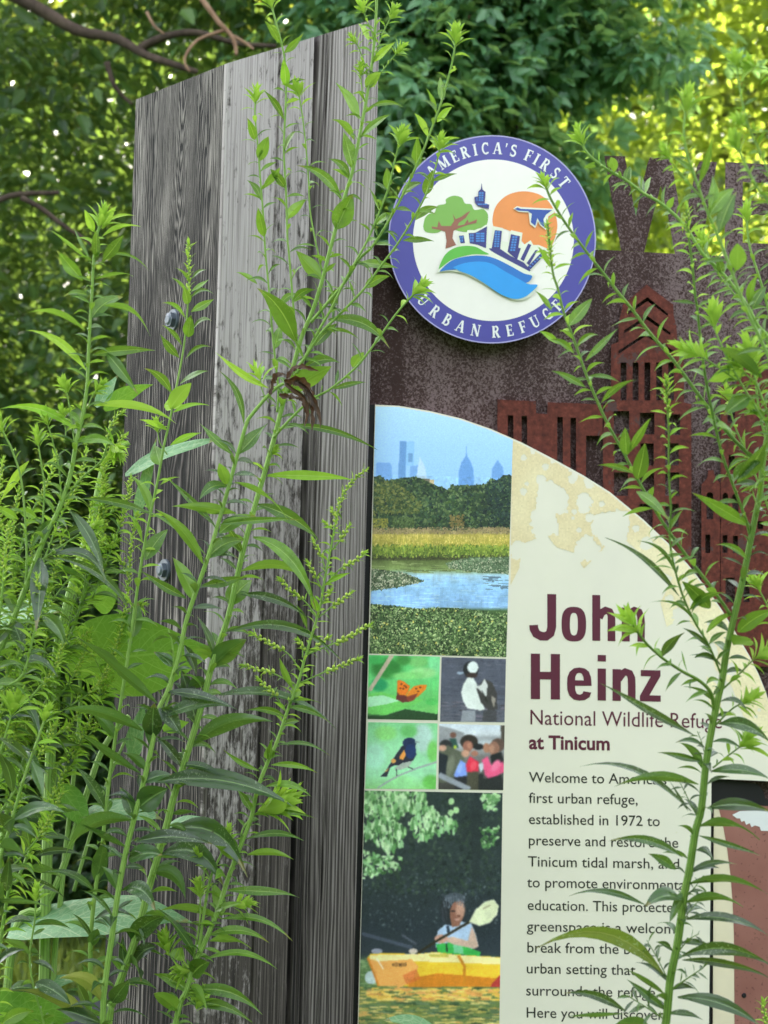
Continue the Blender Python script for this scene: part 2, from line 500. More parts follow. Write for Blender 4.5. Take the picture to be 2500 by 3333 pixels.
tree('dark_shrub', (-1.5, 7.6, 0), 'low dark shrub beyond the strip of sunny grass at lower left', 'shrub',
     [(*c5, 0.075, 0.55)], MT_BUSH, [([(-1.5, 7.6, 0), (-1.48, 7.6, 0.5), (-1.45, 7.6, 1.0)], 0.03, 0.01)])
# distant wood
n = 120000
Pf = np.stack([nr.uniform(-14, 14, n), nr.uniform(17, 22, n), nr.uniform(0, 1, n) * 8.6], 1)
kp = np.array([noise.noise((p[0] * 0.7, p[1] * 0.7, p[2] * 0.7)) > -0.45 for p in Pf])
Pf = Pf[kp]
Df = nr.normal(size=Pf.shape) + np.array([0, 0, -0.4])
Nf = nr.normal(size=Pf.shape) * 0.6 + np.array([0, 0, 1.0])
Lf = 0.34 * nr.uniform(0.6, 1.3, len(Pf))
tag(leaf_cloud('distant_woodland', Pf, Df, Nf, Lf, Lf * 0.6, MT_FAR, None), kind='stuff')
# unseen ring of trees behind the viewer, added to hold off low sky light
m_ = 40000
az, rr = nr.uniform(1.05, 5.2, m_), nr.uniform(12, 17, m_)
Pw = np.stack([np.sin(az) * rr, np.cos(az) * rr, nr.uniform(0, 1, m_) * 7.0], 1)
Dw, Nw, Lw = nr.normal(size=Pw.shape) + np.array([0, 0, -0.4]), nr.normal(size=Pw.shape) * 0.6 + np.array([0, 0, 1.0]), 0.4 * nr.uniform(0.6, 1.3, m_)
MT_BLOCKER = tree_leaf_mat('blocker_tree_leaf', (0.02, 0.03, 0.015), (0.04, 0.055, 0.028), (0.07, 0.085, 0.045), 0.1, (0.2, 0.25, 0.1))
tag(leaf_cloud('unseen_blocker_trees', Pw, Dw, Nw, Lw, Lw * 0.6, MT_BLOCKER, None), kind='stuff')
# sunny mown grass beyond the path
n = 16000
Pg = np.stack([nr.uniform(-2.6, 0.6, n), nr.uniform(6.5, 9.5, n), np.zeros(n)], 1)
Dg = nr.normal(size=Pg.shape) * 0.35 + np.array([0, 0, 1.0])
Ng = nr.normal(size=Pg.shape) + np.array([0, -0.5, 0])
Lg = 0.09 * nr.uniform(0.5, 1.3, n)
MT_GRASS = tree_leaf_mat('grass_blade', (0.07, 0.13, 0.02), (0.13, 0.2, 0.03), (0.2, 0.26, 0.05), 0.4, (0.55, 0.62, 0.08))
tag(leaf_cloud('lawn_grass', Pg, Dg, Ng, Lg, Lg * 0.09 + 0.004, MT_GRASS, None), kind='stuff')

# ------------------------------------------------------------------ the timber post
YA = 2.45
A_t = at(742, 205, YA)
th = R(36)
ex, ey = Vector((math.cos(th), math.sin(th), 0)), Vector((-math.sin(th), math.cos(th), 0))
PW, PL = 0.280, 0.296
A0 = Vector((A_t.x, A_t.y, 0))
B0, C0 = A0 + ey * PL, A0 + ex * PW
zA = A_t.z
zC = at(1249, 55, C0.y).z
zB = at(445, 324, B0.y).z
def ztop(p):                        # the sloping saw cut of the top
    d = p - A0
    return zA + (zC - zA) * d.dot(ex) / PW + (zB - zA) * d.dot(ey) / PL
# plan profile: grooves cut into the right face (u along it, depth into the timber)
prof = []
def grv(u, wd, dp):
    prof.extend([(u - wd / 2, 0), (u - wd / 4, dp), (u + wd / 4, dp), (u + wd / 2, 0)])
prof.append((0.0, 0.004)); prof.append((0.004, 0.0))
grv(0.091, 0.006, 0.004)
grv(0.158, 0.010, 0.011)
for k in range(4):
    grv(0.170 + k * 0.0085 + 0.016 * (k > 2), 0.0040, 0.0022 + 0.001 * (k % 2))
prof.append((PW - 0.004, 0)); prof.append((PW, 0.004))
left = [(0.004, 0.0), (0.0, 0.004)]
plan = [A0 + ex * u + ey * d for u, d in prof]
plan += [A0 + ex * PW + ey * PL, A0 + ey * PL]
mb = MB()
n = len(plan)
zs = [0, 0.6, 1.0, 1.4, 1.8, 2.1, None]
vs = []
for z in zs:
    for p in plan:
        vs.append(Vector((p.x, p.y, z if z is not None else ztop(p))))
fs = []
for i in range(len(zs) - 1):
    for k in range(n):
        fs.append((i * n + k, i * n + (k + 1) % n, (i + 1) * n + (k + 1) % n, (i + 1) * n + k))
mb.add(vs, fs)
tp = [tuple(vs[(len(zs) - 1) * n + k]) for k in range(n)]
tris = tessellate_polygon([[Vector((p[0], p[1], 0)) for p in tp]])
mb.add(tp, [list(f) if (Vector(tp[f[1]]) - Vector(tp[f[0]])).cross(Vector(tp[f[2]]) - Vector(tp[f[0]])).z > 0 else [f[0], f[2], f[1]] for f in tris])

# weathered wood, worked out along the face: u = distance along each face
t = NT('weathered_timber')
tc = t.new('ShaderNodeTexCoord')
sx = t.new('ShaderNodeSeparateXYZ')
t.link(tc.outputs['Object'], sx.inputs[0])
X, Y_, Z = sx.outputs
uR = t.math('ADD', t.math('MULTIPLY', X, ex.x), t.math('MULTIPLY', Y_, ex.y))     # along the right face
uL = t.math('ADD', t.math('MULTIPLY', X, ey.x), t.math('MULTIPLY', Y_, ey.y))     # along the left face
isR = t.math('LESS_THAN', uL, 0.010)
def comb(a, b, c):
    n_ = t.new('ShaderNodeCombineXYZ')
    for i_, q in enumerate((a, b, c)): t.val(n_.inputs[i_], q)
    return n_.outputs[0]
# left face: cathedral grain, V shapes pointing down
zr = t.math('MAXIMUM', t.math('MINIMUM', t.math('SUBTRACT', Z, 1.93), 0.5), -0.22)
vecL = comb(t.math('MULTIPLY', uL, 9), t.math('MULTIPLY', Z, 1.1), 0.3)
wob = t.math('MULTIPLY', t.math('SUBTRACT', t.noise(vecL, 2.2, 4), 0.5), 0.05)
ua = t.math('ABSOLUTE', t.math('ADD', t.math('SUBTRACT', uL, 0.135), wob))
gs = t.math('POWER', 2.718, t.math('MULTIPLY', t.math('MULTIPLY', ua, ua), -520))
ph = t.math('SUBTRACT', ua, t.math('MULTIPLY', t.math('MULTIPLY', zr, 0.17), gs))
ringL = t.math('SINE', t.math('MULTIPLY', ph, 1080))
fineL = t.noise(comb(t.math('MULTIPLY', uL, 420), t.math('MULTIPLY', Z, 7), 0), 1.0, 4)
patL = t.noise(comb(t.math('MULTIPLY', uL, 20), t.math('MULTIPLY', Z, 5), 4), 1.0, 4)
gl = t.math('ADD', t.math('MULTIPLY', ringL, 0.19), t.math('ADD', t.math('MULTIPLY', fineL, 0.62), t.math('MULTIPLY', patL, 0.75)))
colL = t.ramp(gl, [(0.50, (0.005, 0.004, 0.004)), (0.70, (0.019, 0.015, 0.014)), (0.84, (0.085, 0.071, 0.066)), (1.0, (0.30, 0.265, 0.245))])
# right face: old pale finish flaking off dark wood, ribs towards its far edge
fineR = t.noise(comb(t.math('MULTIPLY', uR, 380), t.math('MULTIPLY', Z, 4), 2), 1.0, 5)
flk = t.noise(comb(t.math('MULTIPLY', uR, 120), t.math('MULTIPLY', Z, 30), 7), 1.0, 6, 0.68)
pat = t.noise(comb(t.math('MULTIPLY', uR, 14), t.math('MULTIPLY', Z, 2.4), 7), 1.0, 4)
def step_(v, a_, b_, lo=0.0, hi=1.0):
    m_ = t.new('ShaderNodeMapRange')
    m_.interpolation_type = 'SMOOTHSTEP'
    t.link(v, m_.inputs[0])
    for i_, q in zip((1, 2, 3, 4), (a_, b_, lo, hi)): m_.inputs[i_].default_value = q
    return m_.outputs[0]
high = step_(Z, 0.9, 2.15)                                   # pale finish grows upwards: plant shade on the lower post painted into the colour
mid = t.math('MULTIPLY', step_(uR, 0.086, 0.092), step_(uR, 0.154, 0.158, 1.0, 0.0))     # smooth dark board between the grooves
ribz = step_(uR, 0.156, 0.162)                               # ribbed edge with raised grain
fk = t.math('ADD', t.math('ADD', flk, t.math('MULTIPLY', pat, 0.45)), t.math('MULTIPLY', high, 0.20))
fk = t.math('SUBTRACT', fk, t.math('ADD', t.math('MULTIPLY', mid, 0.05), 0.035))
wood = t.ramp(fineR, [(0.36, (0.022, 0.018, 0.017)), (0.52, (0.075, 0.062, 0.057)), (0.7, (0.21, 0.18, 0.165))])
pale = t.ramp(fineR, [(0.32, (0.22, 0.19, 0.188)), (0.5, (0.40, 0.355, 0.35)), (0.7, (0.50, 0.45, 0.445))])
flm = t.new('ShaderNodeMapRange')
t.link(fk, flm.inputs[0])
flm.inputs[1].default_value = 0.70
flm.inputs[2].default_value = 0.83
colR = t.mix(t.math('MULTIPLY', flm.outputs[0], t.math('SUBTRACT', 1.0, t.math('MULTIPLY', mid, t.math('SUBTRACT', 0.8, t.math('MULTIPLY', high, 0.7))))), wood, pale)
wob2 = t.noise(comb(t.math('MULTIPLY', uR, 30), t.math('MULTIPLY', Z, 1.5), 4), 1.0, 3)
rib = t.math('SINE', t.math('ADD', t.math('MULTIPLY', uR, 1000), t.math('MULTIPLY', wob2, 30)))
rg = t.math('ADD', t.math('ADD', t.math('MULTIPLY', rib, t.math('MULTIPLY', pat, 0.2)), t.math('MULTIPLY', fineR, 0.65)), t.math('MULTIPLY', step_(uR, 0.165, 0.2), 0.16))
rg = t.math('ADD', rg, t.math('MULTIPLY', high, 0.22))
ribc = t.ramp(rg, [(0.26, (0.012, 0.010, 0.010)), (0.44, (0.06, 0.05, 0.047)), (0.62, (0.20, 0.175, 0.165)), (0.78, (0.40, 0.355, 0.345))])
colR = t.mix(ribz, colR, ribc)
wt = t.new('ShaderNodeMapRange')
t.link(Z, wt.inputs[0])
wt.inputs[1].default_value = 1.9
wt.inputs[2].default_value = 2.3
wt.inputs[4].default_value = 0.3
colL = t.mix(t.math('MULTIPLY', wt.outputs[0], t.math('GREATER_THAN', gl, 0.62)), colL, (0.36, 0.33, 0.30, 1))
col = t.mix(isR, colL, colR)
h = t.mix(isR, t.math('MULTIPLY', gl, 1.0), t.math('ADD', t.math('MULTIPLY', fineR, 0.8), t.math('MULTIPLY', flm.outputs[0], 0.35)))
t.bump(h, 0.9, 0.0022)
t.done(col, 0.85, 0.25)
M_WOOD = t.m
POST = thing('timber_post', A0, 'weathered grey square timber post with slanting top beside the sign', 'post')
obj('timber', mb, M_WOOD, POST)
# bolts with washers on the left face
M_STEEL = flat('galvanised_steel', (0.10, 0.12, 0.145), 0.5, 0.5, 0.3)
M_STEEL.node_tree.nodes['Principled BSDF'].inputs['Metallic'].default_value = 0.35
LN = -ex
def onleft(px, py, off=0.0):
    d = ray(px, py)
    o = A0 + LN * off
    return CAM + d * ((o - CAM).dot(LN) / d.dot(LN))
def disc_prism(mb, c, nrm, r0, r1, d0, d1, n=24, up=Vector((0, 0, 1))):
    a = nrm.cross(up).normalized()
    b = nrm.cross(a)
    vs = [c + nrm * d0 + (a * math.cos(2 * math.pi * k / n) + b * math.sin(2 * math.pi * k / n)) * r0 for k in range(n)]
    vs += [c + nrm * d1 + (a * math.cos(2 * math.pi * k / n) + b * math.sin(2 * math.pi * k / n)) * r1 for k in range(n)]
    fs = [(k, (k + 1) % n, n + (k + 1) % n, n + k) for k in range(n)] + [tuple(range(n, 2 * n)), tuple(range(n - 1, -1, -1))]
    mb.add(vs, fs)
for px, py in ((566, 1042), (538, 1856)):
    c = onleft(px, py)
    k_ = 0.82
    m1 = MB()
    disc_prism(m1, c, LN, 0.0150 * k_, 0.0146 * k_, 0.004, 0.010, 6)
    disc_prism(m1, c, LN, 0.0115 * k_, 0.007 * k_, 0.010, 0.012, 18)
    b_ = obj('bolt', m1, M_STEEL, POST)
    m2 = MB()
    disc_prism(m2, c, LN, 0.021 * k_, 0.0205 * k_, 0.0, 0.0035, 28)
    obj('washer', m2, M_STEEL, b_)

# ------------------------------------------------------------------ the sign: rusted steel plate with cut letters
def plate(mb, loops, off0, off1, mi=0, proj=sp):
    """outline (and holes) in photo pixels on the sign's plane, extruded from off0 (back) to off1 (front)"""
    def area(l): return sum(l[i][0] * l[(i + 1) % len(l)][1] - l[(i + 1) % len(l)][0] * l[i][1] for i in range(len(l)))
    ls = []
    for k, l in enumerate(loops):
        a = area(l)
        ls.append(list(l) if (a < 0) == (k == 0) else list(reversed(l)))
    flat2 = [p for l in ls for p in l]
    tris = tessellate_polygon([[Vector((x, -y, 0)) for x, y in l] for l in ls])
    fr = [proj(x, y, off1) for x, y in flat2]
    fs = []
    for a, b, c in tris:
        (ax, ay), (bx, by), (cx, cy) = flat2[a], flat2[b], flat2[c]
        ccw = (bx - ax) * (-cy + ay) - (cx - ax) * (-by + ay) > 0
        fs.append((a, b, c) if ccw else (a, c, b))
    mb.add(fr, fs, mi=mi)
    if off0 is None: return
    o = 0
    for l in ls:
        m = len(l)
        vs = [proj(x, y, off1) for x, y in l] + [proj(x, y, off0) for x, y in l]
        mb.add(vs, [(k, m + k, m + (k + 1) % m, (k + 1) % m) for k in range(m)], mi=mi)
    bk = [proj(x, y, off0) for x, y in flat2]
    mb.add(bk, [tuple(reversed(f)) for f in fs], mi=mi)

t = NT('rusted_steel')
rc = t.objco()
sp1 = t.noise(rc, 260, 3, 0.6, 0.8)
sp2 = t.noise(t.objco((1, 1, 0.5)), 330, 3, 0.6)
bigr = t.noise(rc, 5, 3)
stk = t.noise(t.objco((9, 9, 0.7)), 1.6, 3)
spk = t.new('ShaderNodeMapRange')
t.link(t.math('ADD', sp1, t.math('ADD', t.math('MULTIPLY', sp2, 0.25), t.math('MULTIPLY', stk, 0.55))), spk.inputs[0])
spk.inputs[1].default_value = 0.86
spk.inputs[2].default_value = 1.04
base = t.mix(bigr, (0.016, 0.007, 0.006, 1), (0.055, 0.021, 0.016, 1))
colr = t.mix(t.math('MULTIPLY', spk.outputs[0], 0.75), base, (0.20, 0.142, 0.143, 1))
t.bump(sp1, 0.5, 0.002)
M_RUST = t.done(colr, 0.75, 0.35)
t = NT('red_rust_steel')
rc = t.objco()
c_ = t.ramp(t.noise(rc, 120, 5), [(0.3, (0.055, 0.013, 0.009)), (0.6, (0.13, 0.03, 0.019)), (0.8, (0.20, 0.058, 0.04))])
c_ = t.mix(t.math('GREATER_THAN', t.noise(rc, 16, 6, 0.75), 0.62), c_, (0.075, 0.038, 0.035, 1))
t.bump(t.noise(rc, 220, 4), 0.5, 0.001)
M_RED = t.done(c_, 0.8, 0.3)

PANEL = thing('steel_sign_plate', sp(1700, 3300, -0.04), 'tall rusted brown steel plate carrying the emblem and printed panels', 'sign plate')
mb = MB()
plate(mb, [[(1150, 793), (1700, 808), (1967, 813), (2200, 826), (2700, 850), (3200, 872), (3200, 4200), (1130, 4200)]], -0.048, -0.036)
obj('backing_plate', mb, M_RUST, PANEL)
mb = MB()   # W: one welded letter standing on the plate's upper edge
plate(mb, [[(1967, 507), (2034, 508), (2058, 640), (2070, 704), (2082, 640), (2108, 530), (2116, 512), (2184, 515), (2206, 640), (2222, 760), (2242, 650), (2270, 540),
            (2279, 525), (2334, 527), (2302, 700), (2278, 829), (2197, 826), (2172, 690), (2151, 606), (2128, 690), (2097, 820), (2022, 816), (2000, 700)]], -0.0485, -0.0365)
obj('letter', mb, M_RUST, PANEL)
mb = MB()   # E
plate(mb, [[(2361, 527), (2560, 538), (2560, 600), (2418, 592), (2418, 652), (2545, 656), (2545, 700), (2418, 701), (2418, 790), (2560, 796), (2560, 846), (2359, 834)]], -0.0485, -0.0365)
obj('letter', mb, M_RUST, PANEL)

# the relief of buildings cut from red rusted plate
t2 = lambda pts: [(1700 + x / 2.074, 900 + y / 2.074) for x, y in pts]
rect = lambda x0, y0, x1, y1: [(x0, y0), (x1, y0), (x1, y1), (x0, y1)]
RELIEF = thing('building_relief', sp(2150, 2100, -0.03), 'red-rusted cut steel relief of a gabled tower and city buildings on the plate', 'relief')
def relief_part(name, outline, holes):
    mb = MB()
    plate(mb, [outline] + holes, -0.0355, -0.020)
    return obj(name, mb, M_RED, RELIEF)
relief_part('tower_relief', t2([(840, 55), (925, 120), (1020, 190), (1022, 262), (1040, 330), (1046, 440), (1090, 462), (1092, 850), (1142, 862), (1142, 2300), (1050, 2300), (545, 2300), (545, 1080), (560, 850), (598, 842), (600, 460), (650, 442),
                                (650, 322), (670, 232), (680, 190)]),
            [t2([(716, 236), (845, 138), (984, 250), (984, 268), (845, 166), (716, 258)]),
             t2([(688, 362), (840, 262), (1000, 378), (1000, 398), (840, 290), (688, 384)]),
             t2([(650, 500), (836, 378), (1020, 500), (1020, 520), (836, 402), (650, 524)])] +
            [t2(rect(x0, 580, x0 + 40, 836)) for x0 in (664, 745, 825, 905, 985)] +
            [t2(rect(618, 908, 722, 1062)), t2(rect(795, 920, 892, 1066)), t2(rect(964, 930, 1066, 1070))] +
            [t2(rect(x0, 1126, x0 + 90, 1275)) for x0 in (622, 798, 966)] +
            [t2(rect(x0, 1322, x0 + 94, 1480)) for x0 in (620, 796, 966)] +
            [t2(rect(x0, 1535, x0 + 90, 1690)) for x0 in (790, 966)])
relief_part('wing_relief', [(1619, 1300), (1744, 1306), (1745, 1345), (1781, 1348), (1783, 1309), (1888, 1313), (1962, 1318), (1962, 1418), (1908, 1418), (1906, 1800), (1700, 1800), (1619, 1420)],
            [rect(1653, 1352, 1671, 1440), rect(1698, 1354, 1716, 1470), rect(1814, 1357, 1832, 1520), rect(1857, 1360, 1875, 1540)])
arch = lambda x0, y0, x1, y1: [(x0, y1), (x0, y0 + 8), (x0 + 4, y0 + 2), ((x0 + x1) / 2, y0), (x1 - 4, y0 + 2), (x1, y0 + 8), (x1, y1)]
relief_part('arcade_relief', [(2283, 1578), (2302, 1556), (2306, 1530), (2322, 1530), (2330, 1560), (2344, 1570), (2344, 2150), (2283, 2150)],
            [arch(2300, 1602, 2322, 1690), rect(2296, 1740, 2312, 1800)])
relief_part('block_relief', [(2346, 1258), (2395, 1250), (2418, 1200), (2452, 1088), (2486, 1200), (2560, 1240), (2760, 1260), (2760, 2190), (2346, 2160)],
            [rect(2368, 1320, 2392, 1376), rect(2372, 1480, 2392, 1530), arch(2352, 1603, 2370, 1690), arch(2384, 1606, 2404, 1694), rect(2352, 1742, 2368, 1800), rect(2386, 1744, 2402, 1800),
             rect(2466, 1696, 2484, 1722), rect(2362, 1880, 2392, 1960), rect(2420, 1884, 2440, 1960)])

# ------------------------------------------------------------------ the round emblem
EM = thing('round_emblem', sp(1604, 1118, 0.0), 'round purple-rimmed emblem with tree, skyline and orange sun', 'emblem')
M_PURP = flat('purple_enamel', srgb(70, 67, 152), 0.3, 0.5, 0.03)
M_CREAM = flat('cream_enamel', srgb(236, 231, 222), 0.3, 0.5, 0.02)
M_DARK = flat('dark_edge', (0.012, 0.011, 0.012), 0.6, 0.3)
M_WHITE = flat('white_print', srgb(226, 226, 226), 0.35, 0.5, 0.02)
EC, ER = (1602, 779), 338
circ = lambda cx, cy, rx, ry, n=96: [(cx + rx * math.cos(2 * math.pi * k / n), cy - ry * math.sin(2 * math.pi * k / n)) for k in range(n)]
mb = MB(); plate(mb, [circ(*EC, ER - 2, ER)], -0.030, -0.006); obj('standoff_disc', mb, M_DARK, EM)
mb = MB(); plate(mb, [circ(*EC, ER, ER + 1)], -0.0055, 0.0); obj('disc', mb, M_PURP, EM)
M_RIM = flat('pale_rim', srgb(165, 158, 205), 0.3, 0.5, 0.05)
mb = MB(); plate(mb, [circ(*EC, ER, ER + 1), circ(*EC, ER - 4, ER - 3)], None, 0.0004); obj('rim', mb, M_RIM, EM)
mb = MB(); plate(mb, [circ(1606, 782, 262, 263)], None, 0.0004); obj('inner_disc', mb, M_CREAM, EM)
e2 = lambda pts: [(1230 + x / 2.273, 410 + y / 2.273) for x, y in pts]
def smooth2(pts, sub=5):
    q = smooth_path([Vector((x, y, 0)) for x, y in pts + [pts[0]]], sub)[:-1]
    return [(p.x, p.y) for p in q]
def emb(name, polys, col, off, sm=False, tp_=e2):
    mb = MB()
    for k, p in enumerate(polys):
        plate(mb, [tp_(smooth2(p) if sm else p)], None, off + 0.00004 * k)
    return obj(name, mb, flat(name + '_print', srgb(*col), 0.32, 0.5, 0.04), EM)
O = 0.0004
hill_w = [(435, 1085), (470, 1010), (560, 910), (680, 872), (800, 905), (900, 960), (1130, 1080), (1160, 1095), (1110, 1180), (1190, 1175), (1120, 1265), (1020, 1290), (900, 1240), (700, 1120), (560, 1075)]
emb('sun', [[(855, 745), (848, 690), (870, 600), (930, 530), (1010, 492), (1100, 484), (1190, 505), (1260, 555), (1310, 640), (1328, 730), (1318, 800), (1290, 880), (1240, 940),
             (1200, 960), (1120, 900), (1080, 870), (1020, 800), (960, 770), (900, 750)]], (232, 142, 72), O * 2, True)
emb('tree_crown', [[(335, 740), (350, 680), (380, 650), (420, 640), (440, 590), (500, 575), (505, 540), (560, 516), (620, 530), (645, 572), (690, 580), (715, 620), (780, 615), (815, 660), (800, 740), (740, 760),
                    (680, 785), (610, 780), (560, 765), (500, 760), (440, 790), (380, 790), (345, 775)]], (122, 172, 72), O * 2, True)
emb('tree_trunk', [[(500, 908), (508, 850), (498, 782), (455, 768), (402, 760), (398, 742), (440, 750), (450, 700), (470, 740), (540, 740), (565, 700), (555, 650), (575, 690), (620, 670), (660, 640), (685, 628), (650, 680), (600, 715),
                    (590, 738), (640, 728), (665, 690), (672, 715), (735, 690), (728, 718), (670, 730), (600, 755), (560, 775), (552, 830), (580, 880)]], (148, 92, 72), O * 3)
wb = [[(590, 880), (590, 790), (655, 790), (665, 770), (740, 770), (800, 730), (815, 745), (815, 870), (835, 880), (850, 740), (925, 755), (918, 850), (965, 860), (985, 770), (1070, 790), (1060, 870), (1080, 880), (1130, 845), (1150, 880),
       (1190, 880), (1250, 905), (1262, 925), (1120, 1085), (900, 980)]]
emb('skyline_halo', wb, (226, 228, 208), O * 4)
emb('skyline', [[(600, 812), (635, 808), (645, 866), (612, 868)], [(672, 792), (720, 790), (808, 742), (800, 905), (740, 880), (680, 868)], [(866, 770), (918, 776), (905, 912), (842, 905)],
                [(985, 800), (1052, 815), (1040, 900), (1058, 905), (1030, 990), (960, 930)], [(1112, 870), (1135, 880), (1080, 1000), (1055, 985)], [(1165, 920), (1185, 915), (1120, 1030), (1100, 1015)],
                [(1230, 915), (1252, 935), (1130, 1060), (1105, 1045)], [(820, 905), (900, 905), (980, 960), (1080, 1010), (1130, 1065), (1120, 1080), (1000, 1030), (860, 955)]], (52, 52, 122), O * 5)
emb('tower', [[(768, 420), (774, 470), (797, 488), (790, 572), (825, 582), (820, 614), (740, 592), (718, 565), (714, 525), (742, 520), (744, 482), (762, 468)]], (52, 52, 122), O * 5)
def facade(x0, y0, x1, y1, sk):
    lit = []
    ny = max(1, int((y1 - y0) / 17))
    for j in range(ny):
        for i in range(2):
            xa = x0 + (x1 - x0) * i / 2 + sk * j / 3; xb = xa + (x1 - x0) / 2 - 4
            ya = y0 + (y1 - y0) * j / ny; yb = ya + (y1 - y0) / ny - 5
            lit.append([(xa, ya), (xb, ya), (xb, yb), (xa, yb)])
    emb('lit_facade', lit, (70, 130, 205), O * 6)
for q in ((608, 815, 634, 862, 0), (682, 800, 712, 862, 0), (726, 790, 792, 862, 0), (868, 778, 908, 900, -4), (996, 815, 1036, 930, -10), (748, 490, 786, 560, -2), (728, 528, 742, 560, 0), (738, 574, 812, 588, 0)): facade(*q)
emb('lit_facade', [[(1227 - k * 17, 928 + k * 17), (1239 - k * 17, 936 + k * 17), (1233 - k * 17, 943 + k * 17), (1221 - k * 17, 935 + k * 17)] for k in range(7)], (70, 130, 205), O * 6)
emb('goose_halo', [[(1002, 612), (1030, 592), (1060, 600), (1170, 606), (1300, 612), (1308, 640), (1262, 668), (1245, 770), (1200, 735), (1185, 705), (1165, 755), (1125, 725), (1115, 640), (1040, 635)]], (226, 228, 208), O * 7)
emb('goose', [[(1012, 614), (1034, 602), (1056, 612), (1170, 618), (1290, 622), (1245, 655), (1225, 690), (1238, 755), (1205, 725), (1180, 680), (1165, 740), (1132, 712), (1140, 650), (1110, 630), (1040, 626)]], (44, 78, 160), O * 8)
emb('hill_halo', [hill_w], (226, 228, 208), O * 9, True)
emb('green_hill', [[(450, 1062), (462, 1020), (500, 950), (560, 905), (640, 887), (720, 893), (780, 925), (818, 950), (700, 950), (560, 985), (490, 1030)]], (92, 178, 62), O * 10, True)
emb('wave', [[(455, 1078), (500, 1030), (570, 985), (680, 962), (790, 960), (880, 985), (990, 1040), (1080, 1090), (1142, 1110), (1100, 1160), (1000, 1140), (900, 1080), (760, 1040), (600, 1060), (520, 1066)]], (28, 112, 192), O * 11, True)
emb('wave_front', [[(555, 1045), (640, 1015), (740, 1003), (840, 1018), (940, 1075), (1040, 1130), (1110, 1168), (1182, 1176), (1140, 1225), (1080, 1268), (1000, 1278), (900, 1240), (790, 1165), (690, 1105), (610, 1075)]], (38, 150, 225), O * 12, True)

# lettering: strokes with serifs, drawn on a unit em (baseline 0, capital height 1)
def stroke(pts, w0, w1=None, close=False):
    w1 = w0 if w1 is None else w1
    n = len(pts)
    L, Rr = [], []
    for i in range(n):
        a = pts[i - 1] if (i or close) else pts[i]
        b = pts[(i + 1) % n] if (i < n - 1 or close) else pts[i]
        dx, dy = b[0] - a[0], b[1] - a[1]
        l = math.hypot(dx, dy) or 1
        w = (w0 + (w1 - w0) * i / max(1, n - 1)) / 2
        L.append((pts[i][0] - dy / l * w, pts[i][1] + dx / l * w))
        Rr.append((pts[i][0] + dy / l * w, pts[i][1] - dx / l * w))
    if close:
        return [(L, Rr)]
    return [L + Rr[::-1]]
def arc(cx, cy, rx, ry, a0, a1, n=14):
    return [(cx + rx * math.cos(R(a0 + (a1 - a0) * k / n)), cy + ry * math.sin(R(a0 + (a1 - a0) * k / n))) for k in range(n + 1)]
bar = lambda x0, y0, x1, y1: [[(x0, y0), (x1, y0), (x1, y1), (x0, y1)]]
TK, TN, SF = 0.20, 0.09, 0.07
def serif(x, y, wd=0.36):
    return bar(x - wd / 2, y - (SF if y > 0.5 else 0), x + wd / 2, y + (0 if y > 0.5 else SF))
